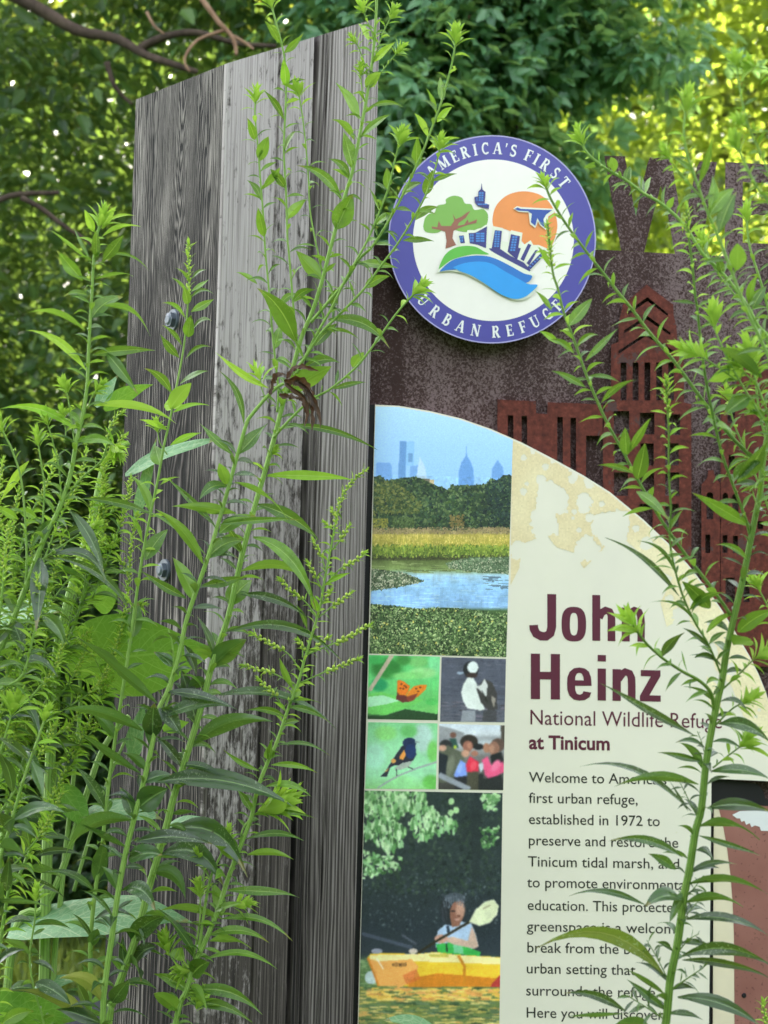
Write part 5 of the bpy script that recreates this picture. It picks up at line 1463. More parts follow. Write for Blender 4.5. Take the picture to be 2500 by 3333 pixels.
# ---- the broad-leaved plant behind the goldenrod at lower left
BP = thing('broad_leaf_plant', at(30, 4300, 2.34), 'broad-leaved plant with big pale leaves and thick stems behind the goldenrod at left', 'leafy plant')
YB = 2.34
mb = MB()
for pts, w0, w1 in (([(-60, 4700), (30, 3150), (140, 2960), (199, 2843), (270, 2622), (337, 2434), (420, 2330)], 34, 20), ([(150, 4700), (170, 3300), (200, 2900), (232, 2600), (262, 2290), (250, 2150)], 26, 12),
                    ([(120, 4700), (150, 2900), (180, 2200), (212, 2000), (250, 1855), (300, 1690), (345, 1500), (420, 1440)], 46, 20), ([(240, 2900), (330, 2600), (398, 2430), (415, 2400)], 14, 10)):
    st = Stem(pts, YB, w0, w1)
    tube(mb, st.path, st.rad, 10)
obj('stem', mb, M_STEMP, BP, True)
for k, (bx, by, tx, ty, wpx, ar, dz, m) in enumerate(((215, 2165, 708, 2105, 285, 0.02, 0.12, M_BROAD), (30, 3030, 652, 2988, 215, 0.03, 0.15, M_PALE), (408, 1545, 712, 1428, 74, 0.05, 0.05, M_PALE), (-60, 3310, 250, 3318, 150, 0.04, 0.05, M_BROAD),
                                                  (285, 2640, 530, 2668, 112, 0.06, 0.08, M_PALE), (540, 2690, 705, 2668, 46, 0.08, 0.03, M_PALE), (-60, 2010, 200, 1990, 190, 0.0, 0.08, M_PALE), (425, 2470, 470, 2285, 74, 0.0, 0.05, M_PALE),
                                                  (530, 2375, 615, 2350, 46, 0.02, 0.0, M_BROAD), (340, 1335, 498, 1252, 58, 0.08, 0.0, M_BROAD), (312, 1325, 384, 1218, 52, 0.0, 0.0, M_PALE), (100, 3230, 285, 3170, 70, 0.02, 0.02, M_PALE),
                                                  (300, 1960, 385, 1930, 110, 0.0, 0.0, M_BROAD), (190, 2560, 300, 2700, 90, 0.0, 0.03, M_BROAD), (440, 1690, 510, 1420, 40, 0.03, 0.0, M_PALE), (-40, 2560, 110, 2480, 80, 0.04, 0.02, M_BROAD), (535, 1320, 595, 1318, 60, 0.0, 0.0, M_YOUNG))):
    mb = MB()
    B, T = at(bx, by, YB), at(tx, ty, YB - dz)
    face = (CAM - B).normalized() * 0.75 + UP * 0.8
    if m is M_BROAD: face = (CAM - B).normalized() * -1.0 + UP * 0.35
    add_leaf(mb, B, T, wpx * YB / F, ar, face, prof=[0.25, 0.6, 0.86, 0.97, 1.0, 0.98, 0.92, 0.83, 0.70, 0.54, 0.36, 0.18, 0.02], fold=0.06, wave=0.05, nx=8)
    obj('leaf', mb, m, BP, True)
# low green leaf in front of the lower end of the sign
LP = thing('low_leaf_plant', at(1300, 4000, 2.3), 'single rounded green leaf rising at the bottom edge before the kayak photograph', 'leafy plant')
mb = MB(); add_leaf(mb, at(1440, 3372, 2.3), at(1248, 3316, 2.27), 60 * 2.3 / F, 0.10, (CAM - at(1300, 3330, 2.3)).normalized() * 0.6 + UP, prof=WBROAD, fold=0.05, nx=8); obj('leaf', mb, M_PALE, LP, True)
mb = MB(); st = Stem([(1500, 4600), (1480, 3900), (1440, 3372)], 2.3, 10, 6); tube(mb, st.path, st.rad, 8); obj('stem', mb, M_STEM, LP, True)

# ---- goldenrod at the left and before the post
goldenrod('goldenrod', 'tall goldenrod at far left, its leafy tip against the dark trees', 2.05,
    [dict(pts=[(-120, 2600), (-30, 2200), (10, 2095), (43, 2014), (82, 1917), (140, 1763), (188, 1666), (227, 1556), (251, 1425), (270, 1352), (284, 1251), (289, 1130), (299, 962), (309, 802), (330, 715)], w=(26, 9), leaf=(17, 130, 56), a=0.12, b=0.98, tip='tuft', sz=74, n=16),
     dict(pts=[(82, 1907), (87, 1821), (80, 1662), (67, 1551), (39, 1464), (12, 1410), (5, 1387)], w=(9, 7), leaf=(32, 80, 55), tip='tuft', sz=58, mi=0),
     dict(pts=[(138, 1770), (140, 1686), (145, 1589), (135, 1512), (122, 1430)], w=(9, 6), leaf=(31, 76, 55), tip='tuft', sz=60),
     dict(pts=[(196, 1650), (198, 1613), (193, 1531), (174, 1445), (150, 1365)], w=(8, 5), leaf=(34, 66, 46), tip='tuft', sz=52),
     dict(pts=[(245, 1455), (235, 1390), (222, 1300), (212, 1262)], w=(7, 5), leaf=(31, 60, 40), tip='tuft', sz=52),
     dict(pts=[(284, 1330), (300, 1290), (322, 1262)], w=(6, 4), tip='tuft', sz=46),
     dict(pts=[(215, 1620), (262, 1560), (330, 1500), (352, 1440), (375, 1460)], w=(9, 6), leaf=(35, 80, 60), tip='tuft', sz=60),
     dict(pts=[(120, 1835), (180, 1790), (250, 1745), (300, 1715)], w=(8, 5), leaf=(35, 80, 50), tip='tuft', sz=50),
     dict(pts=[(210, 1440), (214, 1400), (205, 1345)], w=(6, 4), leaf=(23, 60, 50), tip='tuft', sz=40)],
    [(304, 754, 275, 682, 24), (333, 745, 381, 664, 24, .02), (333, 730, 439, 699, 11), (333, 769, 458, 737, 16, .1), (333, 851, 403, 754, 34), (313, 838, 313, 745, 30, 0), (294, 851, 159, 733, 11), (270, 913, 183, 803, 38, .04), (337, 831, 487, 870, 10, .1),
     (309, 909, 434, 887, 14, .1), (285, 962, 207, 954, 20, .12), (299, 1035, 400, 966, 46, .12), (337, 995, 489, 1082, 24, .16), (275, 1075, 75, 1007, 22, .14), (280, 1205, 84, 1051, 26, .06), (300, 1156, 506, 1140, 30, .10), (347, 1150, 449, 1275, 36, .08),
     (305, 1320, 576, 1358, 28, .15), (245, 1398, 0, 1313, 28, .12), (294, 851, 240, 741, 12), (250, 1440, 380, 1440, 30, .06), (190, 1690, 100, 1790, 30, .1), (130, 1815, 118, 2036, 56, .02, .06, 1), (135, 1998, 210, 2095, 40, .12, 0, 1),
     (226, 1660, 342, 1870, 34, .14, .02, 1), (160, 1810, 355, 1895, 34, .2, .03, 1), (95, 1500, 0, 1630, 26, .1), (60, 1690, -20, 1640, 26), (50, 1660, 130, 1700, 26, .12), (170, 1790, 210, 1780, 24, .04, 0, 1), (70, 1860, 0, 1850, 24, .06, 0, 1), (55, 2010, -10, 1880, 30, .03, 0, 1), (40, 2020, 78, 2120, 44, .02, .02, 1)])
goldenrod('goldenrod', 'slender goldenrod with spiky tip rising before the upper bolt of the post', 2.16,
    [dict(pts=[(292, 3333), (294, 3174), (296, 3042), (309, 2909), (333, 2752), (342, 2656), (357, 2530), (376, 2400), (400, 2241), (424, 2087), (444, 1941), (463, 1816), (487, 1686), (511, 1575), (535, 1445), (550, 1381), (574, 1260), (598, 1130), (610, 1010), (615, 913), (612, 800)], w=(19, 6), leaf=(26, 120, 50), a=0.05, b=0.8, tip='spike', sa=0.955, sz=44, bs=4.5, br=34),
     dict(pts=[(545, 1480), (520, 1440), (512, 1392)], w=(5, 4), tip='tuft', sz=44)],
    [(603, 1034, 526, 976, 16), (612, 1097, 622, 1024, 36, 0), (622, 1015, 697, 971, 24, .02), (627, 1072, 690, 1034, 18, .06), (583, 1164, 521, 1080, 26, .03), (592, 1125, 526, 1051, 14), (603, 1169, 690, 1120, 12), (559, 1280, 470, 1193, 26, .05), (588, 1248, 678, 1197, 28, .05),
     (555, 1333, 622, 1246, 48), (564, 1342, 682, 1311, 16, .06), (612, 990, 598, 930, 26, 0), (614, 960, 556, 898, 12), (618, 920, 570, 870, 12), (622, 910, 672, 874, 12), (622, 950, 680, 908, 14), (620, 970, 695, 945, 12), (555, 1449, 656, 1406, 20, .1), (521, 1512, 504, 1448, 42, 0), (473, 1823, 546, 1720, 44, .03), (463, 1763, 402, 1655, 18, .06),
     (492, 1678, 424, 1536, 26, .04), (487, 1672, 255, 1622, 24, .14), (434, 2073, 449, 1956, 44, 0), (419, 1977, 150, 1806, 26, .15, .04, 1), (545, 1400, 455, 1360, 18, .06), (520, 1580, 585, 1550, 14, .1), (400, 2205, 274, 2085, 32, .05, 0, 1), (376, 2400, 300, 2320, 34, .05, 0, 1), (345, 2640, 246, 2482, 34, .06, .02, 1),
     (309, 2905, 141, 2821, 24, .14, .03, 1), (309, 2992, 437, 2978, 26, .1, .02, 1), (312, 2870, 340, 2730, 44, .02, .02, 1), (296, 3080, 318, 3020, 34, 0, .02, 1), (300, 3060, 235, 2965, 14, .06, .02, 1), (290, 3290, 245, 3180, 30, .06, .03, 1)], stem_m=M_STEM)
goldenrod('goldenrod', 'goldenrod bent over at its top by a withered brown tip before the post', 2.12,
    [dict(pts=[(334, 3333), (340, 3219), (362, 3064), (384, 2909), (411, 2768), (434, 2675), (468, 2545), (497, 2415), (516, 2313), (545, 2251), (579, 2145), (607, 2019), (646, 1903), (680, 1806), (705, 1722), (739, 1604), (773, 1481), (802, 1380), (818, 1352), (866, 1295), (900, 1262), (924, 1248)], w=(24, 13), leaf=(27, 130, 80), a=0.2, b=0.92, mi=1),
     dict(pts=[(874, 1310), (855, 1274), (848, 1240), (841, 1222)], w=(5, 5), tip='tuft', sz=62, n=11, spread=1.4),
     dict(pts=[(505, 2385), (560, 2230), (562, 2110), (548, 2050)], w=(10, 6), leaf=(39, 100, 70), mi=1)],
    [(760, 1481, 649, 1367, 27, .02), (773, 1480, 872, 1370, 42, .03), (739, 1583, 650, 1622, 36, .16), (738, 1578, 712, 1508, 34, .04), (714, 1707, 984, 1686, 20, .1), (764, 1570, 937, 1675, 24, .12), (714, 1735, 834, 1680, 42, .08), (676, 1817, 790, 1756, 50, .12), (701, 1713, 545, 1550, 22, .04), (769, 1671, 560, 1632, 34, .04), (659, 1907, 809, 1868, 30, .05),
     (634, 1952, 562, 1812, 48, .02), (661, 1835, 503, 1645, 34, .05), (670, 1806, 439, 1642, 18, .06), (607, 1948, 458, 1857, 26, .04), (794, 1379, 711, 1194, 20, .04), (874, 1263, 700, 1129, 22, -.02), (511, 2289, 255, 2070, 38, .06, .02, 1), (463, 2378, 196, 2292, 42, .06, .03, 1), (458, 2518, 231, 2355, 32, .04, .02, 1), (497, 2397, 502, 2286, 58, 0, .02, 1), (485, 2420, 478, 2300, 26, .04, 0, 1),
     (540, 2252, 772, 2309, 32, .12, .03, 1), (530, 2333, 752, 2284, 42, .06, .02, 1), (453, 2628, 546, 2566, 76, .06, .02, 1), (439, 2740, 692, 2747, 44, .06, .02, 1), (415, 2760, 241, 2668, 26, .04, .03, 1), (429, 2668, 205, 2800, 56, .2, .03, 1), (434, 2660, 390, 2560, 38, .06, 0, 1), (468, 2546, 560, 2520, 36, .1, 0, 1), (411, 2893, 506, 2960, 48, .2, .04, 1), (384, 2900, 330, 2810, 30, .05, 0, 1),
     (370, 2990, 262, 2886, 14, .06, .02, 1), (420, 2800, 530, 2780, 60, .12, .03, 1), (365, 3262, 420, 3190, 50, .02, .03, 1), (327, 3330, 180, 3270, 42, .05, .02, 1), (480, 2510, 400, 2440, 30, .05, 0, 1), (560, 2170, 500, 2120, 26, .06, 0, 1), (600, 2100, 640, 2200, 30, .06, 0, 1), (520, 2290, 590, 2390, 50, .02, 0, 1)],
    stem_m=M_STEM,
    yellow=[(300, 3330, 35, 3222, 48, .08, .04), (330, 3258, 188, 3180, 44, .14, .05)], withered=[('withered_leaf', [([(877, 1284), (884, 1240), (905, 1222), (933, 1221)], 26), ([(933, 1232), (958, 1204), (990, 1197), (1037, 1206)], 24)], 'curled red-brown leaves at the bent tip'),
              ('withered_leaf', [([(925, 1240), (960, 1236), (988, 1262), (1008, 1320), (1016, 1402)], 46), ([(960, 1240), (1005, 1270), (1030, 1335), (1044, 1395)], 26), ([(910, 1282), (945, 1296), (985, 1298)], 24), ([(930, 1250), (985, 1290), (996, 1340), (990, 1390)], 26)], 'shrivelled dark brown leaves hanging from the bent tip')])
goldenrod('goldenrod', 'tallest goldenrod, branching into many thin shoots before the post and emblem', 2.22,
    [dict(pts=[(353, 3333), (367, 3263), (406, 3152), (446, 3042), (482, 2900), (517, 2777), (548, 2666), (563, 2603), (596, 2497), (630, 2386), (664, 2270), (693, 2154), (741, 2014), (769, 1891), (790, 1798), (815, 1701), (836, 1625), (862, 1536), (895, 1418), (921, 1313), (953, 1198), (982, 1097), (1018, 1010), (1047, 919), (1076, 807), (1119, 651), (1148, 554), (1172, 434), (1192, 328), (1211, 207), (1223, 72), (1226, -20)], w=(32, 11), leaf=(24, 130, 54), a=0.2, b=0.99, tip='tuft', sz=50),
     dict(pts=[(902, 1342), (906, 1270), (895, 1162), (884, 1053), (874, 927), (863, 811), (859, 723), (849, 603), (840, 482), (830, 376), (833, 318)], w=(9, 7), leaf=(29, 80, 50), tip='tuft', sz=54),
     dict(pts=[(968, 1122), (960, 1053), (950, 937), (939, 807), (936, 781), (931, 627), (924, 482), (931, 313), (927, 193), (902, 87), (880, 8)], w=(9, 8), leaf=(33, 84, 52), tip='tuft', sz=60),
     dict(pts=[(1050, 880), (1042, 858), (1033, 811), (1028, 790), (1009, 685), (1004, 579), (994, 458), (980, 347), (970, 296)], w=(8, 6), leaf=(29, 72, 50), tip='tuft', sz=56),
     dict(pts=[(1011, 1050), (1076, 974), (1127, 912), (1170, 843), (1221, 790), (1298, 660), (1360, 530), (1394, 448), (1438, 328), (1471, 207), (1485, 125)], w=(13, 7), leaf=(29, 84, 50), tip='tuft', sz=64, Y=(2.2, 2.16)),
     dict(pts=[(960, 1205), (989, 1169), (1047, 1082), (1101, 1028), (1181, 945), (1235, 872), (1293, 795), (1341, 718), (1385, 636), (1418, 545), (1433, 470)], w=(12, 6), leaf=(31, 80, 52), tip='tuft', sz=56, Y=(2.2, 2.14)),
     dict(pts=[(965, 1215), (982, 1183), (1036, 1078), (1080, 1002), (1127, 905), (1192, 790), (1235, 689), (1264, 612), (1288, 511), (1303, 450)], w=(12, 6), leaf=(31, 80, 50), tip='tuft', sz=60, Y=(2.2, 2.17)),
     dict(pts=[(890, 1425), (931, 1379), (982, 1328), (1029, 1292), (1080, 1263), (1163, 1191), (1228, 1107), (1293, 1017), (1345, 960), (1360, 945)], w=(11, 7), leaf=(33, 74, 50), tip='tuft', sz=62, Y=(2.2, 2.16)),
     dict(pts=[(1218, 150), (1212, 110), (1201, 82), (1180, 30)], w=(6, 4), leaf=(26, 50, 36), tip='tuft', sz=44),
     dict(pts=[(1215, 205), (1245, 111), (1265, 70), (1278, 45)], w=(6, 4), leaf=(23, 46, 36), tip='tuft', sz=48),
     dict(pts=[(1205, 285), (1259, 212), (1285, 180), (1298, 165)], w=(6, 4), leaf=(23, 50, 36), tip='tuft', sz=46),
     dict(pts=[(1200, 250), (1182, 193), (1165, 150), (1153, 132)], w=(6, 4), leaf=(26, 46, 36), tip='tuft', sz=40),
     dict(pts=[(1190, 340), (1178, 290), (1174, 232)], w=(6, 4), leaf=(20, 60, 40), tip='tuft', sz=44),
     dict(pts=[(862, 1545), (872, 1500), (890, 1470)], w=(5, 4), leaf=(15, 60, 40), tip='tuft', sz=34)],
    [(870, 1547, 1155, 1545, 32, .05), (929, 1384, 1236, 1466, 20, .06), (836, 1642, 1039, 1752, 40, .14), (824, 1749, 1030, 1968, 42, .24, .05), (786, 1859, 1015, 1882, 32, .10), (748, 1972, 820, 1888, 62, .10), (786, 1935, 1002, 1998, 28, .10, .03, 1), (964, 1113, 838, 918, 60, .0), (838, 925, 768, 877, 16, .1), (893, 1135, 914, 1058, 30, .02), (1069, 1041, 1270, 1118, 36, .14),
     (1025, 1124, 1099, 1052, 32, .03), (1044, 903, 964, 816, 46, .0), (1083, 997, 1095, 938, 34, 0), (1188, 936, 1268, 897, 28, .06), (1174, 853, 1298, 861, 26, .04), (953, 983, 1030, 939, 24, .14), (910, 997, 968, 950, 22, .08), (1044, 1084, 1172, 1101, 12, .12), (1148, 1196, 1184, 1146, 34, .02), (1083, 1265, 1196, 1234, 18, -.04), (935, 1276, 1080, 1190, 66, .02), (989, 1196, 1107, 1170, 34, .05),
     (1170, 388, 1093, 265, 34, .02), (1175, 446, 1272, 368, 30, .04), (1148, 547, 1118, 428, 42, .02), (1153, 455, 1080, 380, 22, .08), (1139, 581, 1068, 511, 24, .08), (1095, 745, 1148, 630, 62, .02), (1110, 648, 965, 533, 30, .14), (1201, 349, 1322, 342, 16, .05), (1192, 286, 1239, 234, 36, .02), (1218, 200, 1287, 136, 27, .02), (931, 282, 922, 190, 28, 0), (925, 172, 988, 107, 22, .02), (912, 142, 860, 58, 22, .02), (924, 388, 858, 288, 20, .03), (927, 488, 961, 424, 28, .03),
     (931, 716, 1001, 640, 30, .06), (927, 609, 880, 549, 26, .06), (845, 523, 874, 442, 36, .02), (830, 455, 805, 384, 24, .02), (859, 769, 840, 674, 30, 0), (850, 652, 803, 580, 20, .04), (855, 615, 914, 535, 24, .04), (1356, 545, 1358, 442, 32, 0), (1394, 448, 1348, 358, 20, .04), (1423, 397, 1473, 346, 26, .05), (1438, 328, 1432, 250, 24, 0), (1394, 484, 1500, 444, 16, .08), (1420, 370, 1386, 283, 14, .04), (1385, 634, 1410, 550, 32, .02), (1351, 716, 1430, 668, 26, .05),
     (1312, 783, 1416, 784, 20, .12), (1405, 590, 1488, 558, 16, .05), (1259, 614, 1259, 544, 26, 0), (1235, 689, 1200, 602, 18, .04), (1307, 634, 1372, 592, 32, .06), (1225, 730, 1280, 694, 30, .05), (1201, 130, 1165, 75, 24, .04), (694, 2171, 802, 2082, 66, .08, .02, 1), (627, 2426, 889, 2333, 52, .12, .03, 1), (712, 2262, 1095, 2338, 40, .13, .03, 1), (741, 2055, 1119, 2136, 30, .12, .03, 1), (596, 2500, 500, 2380, 30, .06, 0, 1), (505, 2545, 965, 2622, 64, .12, .06, 1),
     (590, 2490, 740, 2540, 30, .16, .03, 1), (549, 2703, 806, 2842, 66, .22, .05, 1), (527, 2779, 732, 2866, 62, .2, .04, 1), (500, 2840, 604, 2924, 44, .3, .03, 1), (640, 2360, 590, 2180, 60, .02, 0, 1), (660, 2290, 560, 2210, 36, .04, 0, 1), (670, 2220, 612, 2240, 40, .1, 0, 1), (440, 3130, 510, 3080, 50, .12, .02, 1), (425, 3130, 460, 3190, 60, .1, .05, 1), (410, 3160, 400, 3040, 26, .04, 0, 1), (470, 2960, 470, 3080, 26, .02, .02, 1), (430, 3060, 540, 2980, 60, .1, .04, 1), (700, 2140, 640, 2000, 24, .04, 0, 1), (790, 1800, 735, 1700, 22, .04), (800, 1760, 700, 1760, 22, .1), (560, 2650, 640, 2640, 20, .05, 0, 1)], stem_m=M_STEM)
sp1_ = lambda *p, **k: dict(pts=list(p), w=(6, 4), tip='spike', sa=0.45, sz=40, bs=6.2, leaf=(20, 40, 24), b=0.6, **k)
goldenrod('goldenrod', 'flowering goldenrod with many small bud spikes before the right edge of the post', 2.2,
    [dict(pts=[(571, 3333), (606, 3227), (637, 3130), (672, 3055), (708, 2967), (747, 2847), (789, 2738), (818, 2661), (838, 2569), (871, 2482), (900, 2419), (934, 2318), (968, 2231), (992, 2145), (1039, 1984), (1056, 1891), (1073, 1806), (1089, 1722), (1106, 1638), (1140, 1574), (1190, 1530)], w=(24, 5), leaf=(14, 95, 36), a=0.25, b=0.93, tip='spike', sa=0.93, sz=30, bs=5.4, br=28),
     sp1_((1058, 1850), (1044, 1805), (1022, 1764)), sp1_((1050, 1925), (1030, 1880), (1005, 1836)), sp1_((1030, 2010), (1000, 1965), (950, 1925), (916, 1890)), sp1_((1066, 1895), (1110, 1850), (1150, 1830), (1184, 1802)), sp1_((1036, 2010), (1080, 1975), (1110, 1955), (1138, 1932)),
     sp1_((1045, 1970), (1062, 1945), (1074, 1926)), sp1_((1090, 1725), (1078, 1720), (1062, 1706)), sp1_((1082, 1790), (1110, 1755), (1133, 1716)), sp1_((1104, 1650), (1092, 1680), (1083, 1664)), sp1_((1000, 2130), (1093, 2092), (1150, 2065), (1200, 2036)), sp1_((978, 2222), (1079, 2178), (1130, 2160), (1164, 2144)),
     sp1_((960, 2228), (886, 2190), (840, 2180), (797, 2168)), sp1_((978, 2185), (940, 2130), (880, 2095), (826, 2064)), sp1_((932, 2318), (890, 2255), (860, 2230), (845, 2214)), sp1_((995, 2130), (1020, 2110), (1065, 2078)), sp1_((985, 2140), (985, 2105), (975, 2090)),
     dict(pts=[(780, 2760), (790, 2700), (830, 2650), (885, 2622)], w=(8, 5), tip='tuft', sz=120, n=22, spread=.7), dict(pts=[(700, 2990), (715, 2950), (760, 2950), (785, 2945)], w=(6, 4), tip='tuft', sz=62, spread=1.3),
     dict(pts=[(640, 3140), (680, 2880), (720, 2780), (735, 2730)], w=(12, 7), leaf=(39, 70, 50), tip='tuft', sz=60), dict(pts=[(630, 3120), (650, 3000), (652, 2930), (650, 2900)], w=(8, 5), leaf=(31, 60, 40), tip='tuft', sz=56), dict(pts=[(620, 3180), (560, 3120), (545, 3075)], w=(7, 4), leaf=(23, 50, 40), tip='tuft', sz=70, spread=1.2), dict(pts=[(625, 3170), (625, 3160), (600, 3160)], w=(7, 4), tip='tuft', sz=60, spread=1.4),
     dict(pts=[(660, 2900), (664, 2830), (650, 2790)], w=(5, 4), leaf=(20, 46, 30), tip='tuft', sz=40), dict(pts=[(600, 3240), (640, 3270), (650, 3260)], w=(6, 4), tip='tuft', sz=70, spread=1.3)],
    [(739, 2898, 975, 2900, 29, .08), (805, 2783, 957, 2788, 24, .05), (805, 2730, 992, 2728, 22, .06), (831, 2651, 1032, 2653, 17, .08), (721, 2991, 953, 3046, 24, .08), (721, 2991, 509, 2949, 34, .12), (681, 3044, 878, 3051, 28, .12), (681, 3064, 818, 3077, 32, .12), (668, 3123, 904, 3150, 22, .10), (637, 3110, 513, 2953, 30, .05), (624, 3176, 683, 3128, 54, .06), (619, 3225, 855, 3278, 36, .10), (619, 3229, 500, 3165, 34, .08), (619, 3210, 672, 3286, 34, .16),
     (606, 3265, 824, 3326, 32, .08), (580, 3291, 500, 3232, 50, .04), (575, 3125, 592, 3082, 48, .0), (872, 2480, 888, 2390, 20, .02), (878, 2470, 873, 2430, 34, .0), (908, 2425, 1075, 2452, 14, .06), (882, 2490, 1037, 2508, 18, .08), (845, 2510, 725, 2437, 16, .02), (818, 2640, 770, 2560, 22, .04), (866, 2560, 1015, 2586, 24, .10), (930, 2335, 800, 2310, 20, .1), (935, 2300, 1070, 2340, 20, .05), (920, 2360, 975, 2345, 20, .03), (960, 2280, 1045, 2286, 16, .03), (962, 2270, 962, 2225, 30, 0), (700, 2965, 790, 2930, 26, .05), (732, 2850, 700, 2860, 30, .1), (722, 2980, 690, 2870, 40, .03), (760, 2800, 700, 2750, 28, .05), (1000, 2050, 960, 1960, 14, .02), (1035, 1990, 1010, 1930, 22, .02), (1060, 1900, 1142, 1860, 16, .03), (955, 2245, 910, 2130, 20, .02)])
# bushy pale flowering shoots at the left
fl = lambda pts, w=(11, 5), **k: dict(pts=pts, w=w, tip='spike', sa=0.62, sz=40, bs=5.5, br=36, leaf=(9, 95, 40), wr=0.17, b=0.9, **k)
goldenrod('goldenrod', 'pale flowering goldenrod crowded with thin leaves just left of the post', 2.26,
    [fl([(10, 2699), (29, 2622), (72, 2497), (96, 2419), (159, 2265), (193, 2169), (227, 2072), (246, 2023), (270, 1951), (289, 1879), (328, 1782), (337, 1686), (337, 1570), (357, 1396), (395, 1345)], (17, 6)),
     fl([(200, 2150), (260, 2090), (290, 2055)], (6, 4)), fl([(160, 2270), (150, 2170), (125, 2120)], (6, 4)), fl([(300, 1880), (330, 1800), (380, 1760)], (6, 4)), fl([(335, 1690), (375, 1660), (398, 1640)], (6, 4)), fl([(280, 1930), (290, 1850), (280, 1770)], (6, 4)), fl([(345, 1480), (385, 1440), (405, 1420)], (6, 4)),
     fl([(250, 2020), (330, 1640), (335, 1510)], (8, 4)), fl([(300, 1950), (400, 1680), (425, 1560)], (8, 4)), fl([(200, 2150), (280, 1780), (300, 1640)], (8, 4)), fl([(130, 2330), (150, 2050), (155, 1930)], (8, 4)), fl([(60, 2500), (55, 2200), (65, 2060)], (8, 4)),
     fl([(120, 2360), (240, 2200), (290, 2080)], (8, 4)), fl([(120, 2360), (300, 2250), (355, 2165)], (7, 4)), fl([(100, 2420), (210, 2380), (255, 2320)], (7, 4)), fl([(60, 2520), (110, 2420), (150, 2360)], (7, 4))],
    [(200, 2160, 60, 2200, 24, .1), (150, 2280, 30, 2220, 28, .08, 0, 1), (220, 2090, 130, 2040, 24, .1), (170, 2240, 330, 2290, 30, .1, 0, 1), (96, 2420, 280, 2424, 30, .04, 0, 1), (90, 2440, 80, 2290, 50, .04, .03, 1), (60, 2500, -20, 2300, 60, .03, .05, 1)])
goldenrod('goldenrod', 'bushy goldenrod of many pale thin-leaved shoots filling the left edge', 2.2,
    [fl([(-60, 3000), (-20, 2500), (30, 2150), (45, 1900), (40, 1760), (60, 1600)], (16, 6)), fl([(-10, 2400), (60, 2150), (100, 1950), (105, 1760)], (9, 5)), fl([(20, 2200), (120, 2020), (180, 1860), (205, 1740)], (9, 5)), fl([(-20, 2500), (80, 2300), (175, 2180), (215, 2060)], (9, 5)),
     fl([(-30, 2300), (-5, 2050), (5, 1900), (0, 1800)], (9, 5)), fl([(-30, 2620), (40, 2420), (60, 2300)], (9, 5)), fl([(-40, 2700), (60, 2560), (140, 2440), (180, 2360)], (9, 5)), fl([(-40, 2800), (40, 2660), (70, 2560)], (9, 5)), fl([(45, 1900), (90, 1700), (160, 1560), (180, 1480)], (8, 4)),
     fl([(-50, 2900), (60, 2800), (150, 2690), (200, 2580)], (9, 5)), fl([(100, 1950), (190, 1700), (260, 1560), (280, 1470)], (8, 4)), fl([(120, 2020), (250, 1850), (330, 1760)], (8, 4)), fl([(-20, 2100), (20, 1850), (-5, 1650), (10, 1500)], (8, 4))],
    [(60, 2150, 190, 2190, 30, .1, .02, 1), (30, 2100, -40, 2020, 30, .1, .02, 1), (100, 2030, 230, 2100, 26, .16, .02, 1), (-10, 2350, 110, 2330, 30, .12, .03, 1), (40, 2420, 150, 2560, 30, .16, .02, 1), (20, 2250, 130, 2420, 30, .14, .03, 1), (70, 2560, 180, 2500, 30, .08, .02, 1), (20, 2660, 120, 2720, 30, .1, .03, 1), (160, 1850, 300, 1900, 26, .14, .02, 1), (190, 1760, 330, 1700, 24, .1, .02, 1), (60, 1900, 160, 1950, 26, .12, .02, 1)])
goldenrod('goldenrod', 'flowering goldenrod with beaded spike rising beside the lower bolt', 2.28,
    [fl([(13, 2984), (57, 2865), (88, 2790), (121, 2723), (154, 2627), (193, 2554), (241, 2458), (299, 2328), (347, 2193), (381, 2096), (405, 1999), (419, 1879), (429, 1758), (446, 1675)], (15, 5)),
     fl([(340, 2210), (300, 2130), (275, 2100)], (6, 4)), fl([(300, 2330), (340, 2250), (360, 2215)], (6, 4)), fl([(400, 2010), (440, 1970), (465, 1966)], (6, 4)), fl([(420, 1880), (395, 1830), (382, 1820)], (5, 4)), fl([(250, 2440), (300, 2380), (330, 2340)], (6, 4)), fl([(200, 2540), (240, 2420), (235, 2400)], (6, 4))],
    [(241, 2460, 195, 2490, 40, .03, 0, 1), (180, 2570, 190, 2470, 30, 0), (150, 2640, 260, 2636, 30, .06, 0, 1), (150, 2650, 50, 2660, 36, .08, .02, 1), (120, 2730, 240, 2740, 22, .07, 0, 1), (100, 2790, 280, 2780, 22, .12, 0, 1), (85, 2830, 200, 2852, 32, .12, 0, 1), (57, 2870, 210, 2910, 24, .12, 0, 1), (60, 2860, -20, 2880, 20, .06, 0, 1), (100, 2760, 80, 2660, 44, .0, .02, 1)])
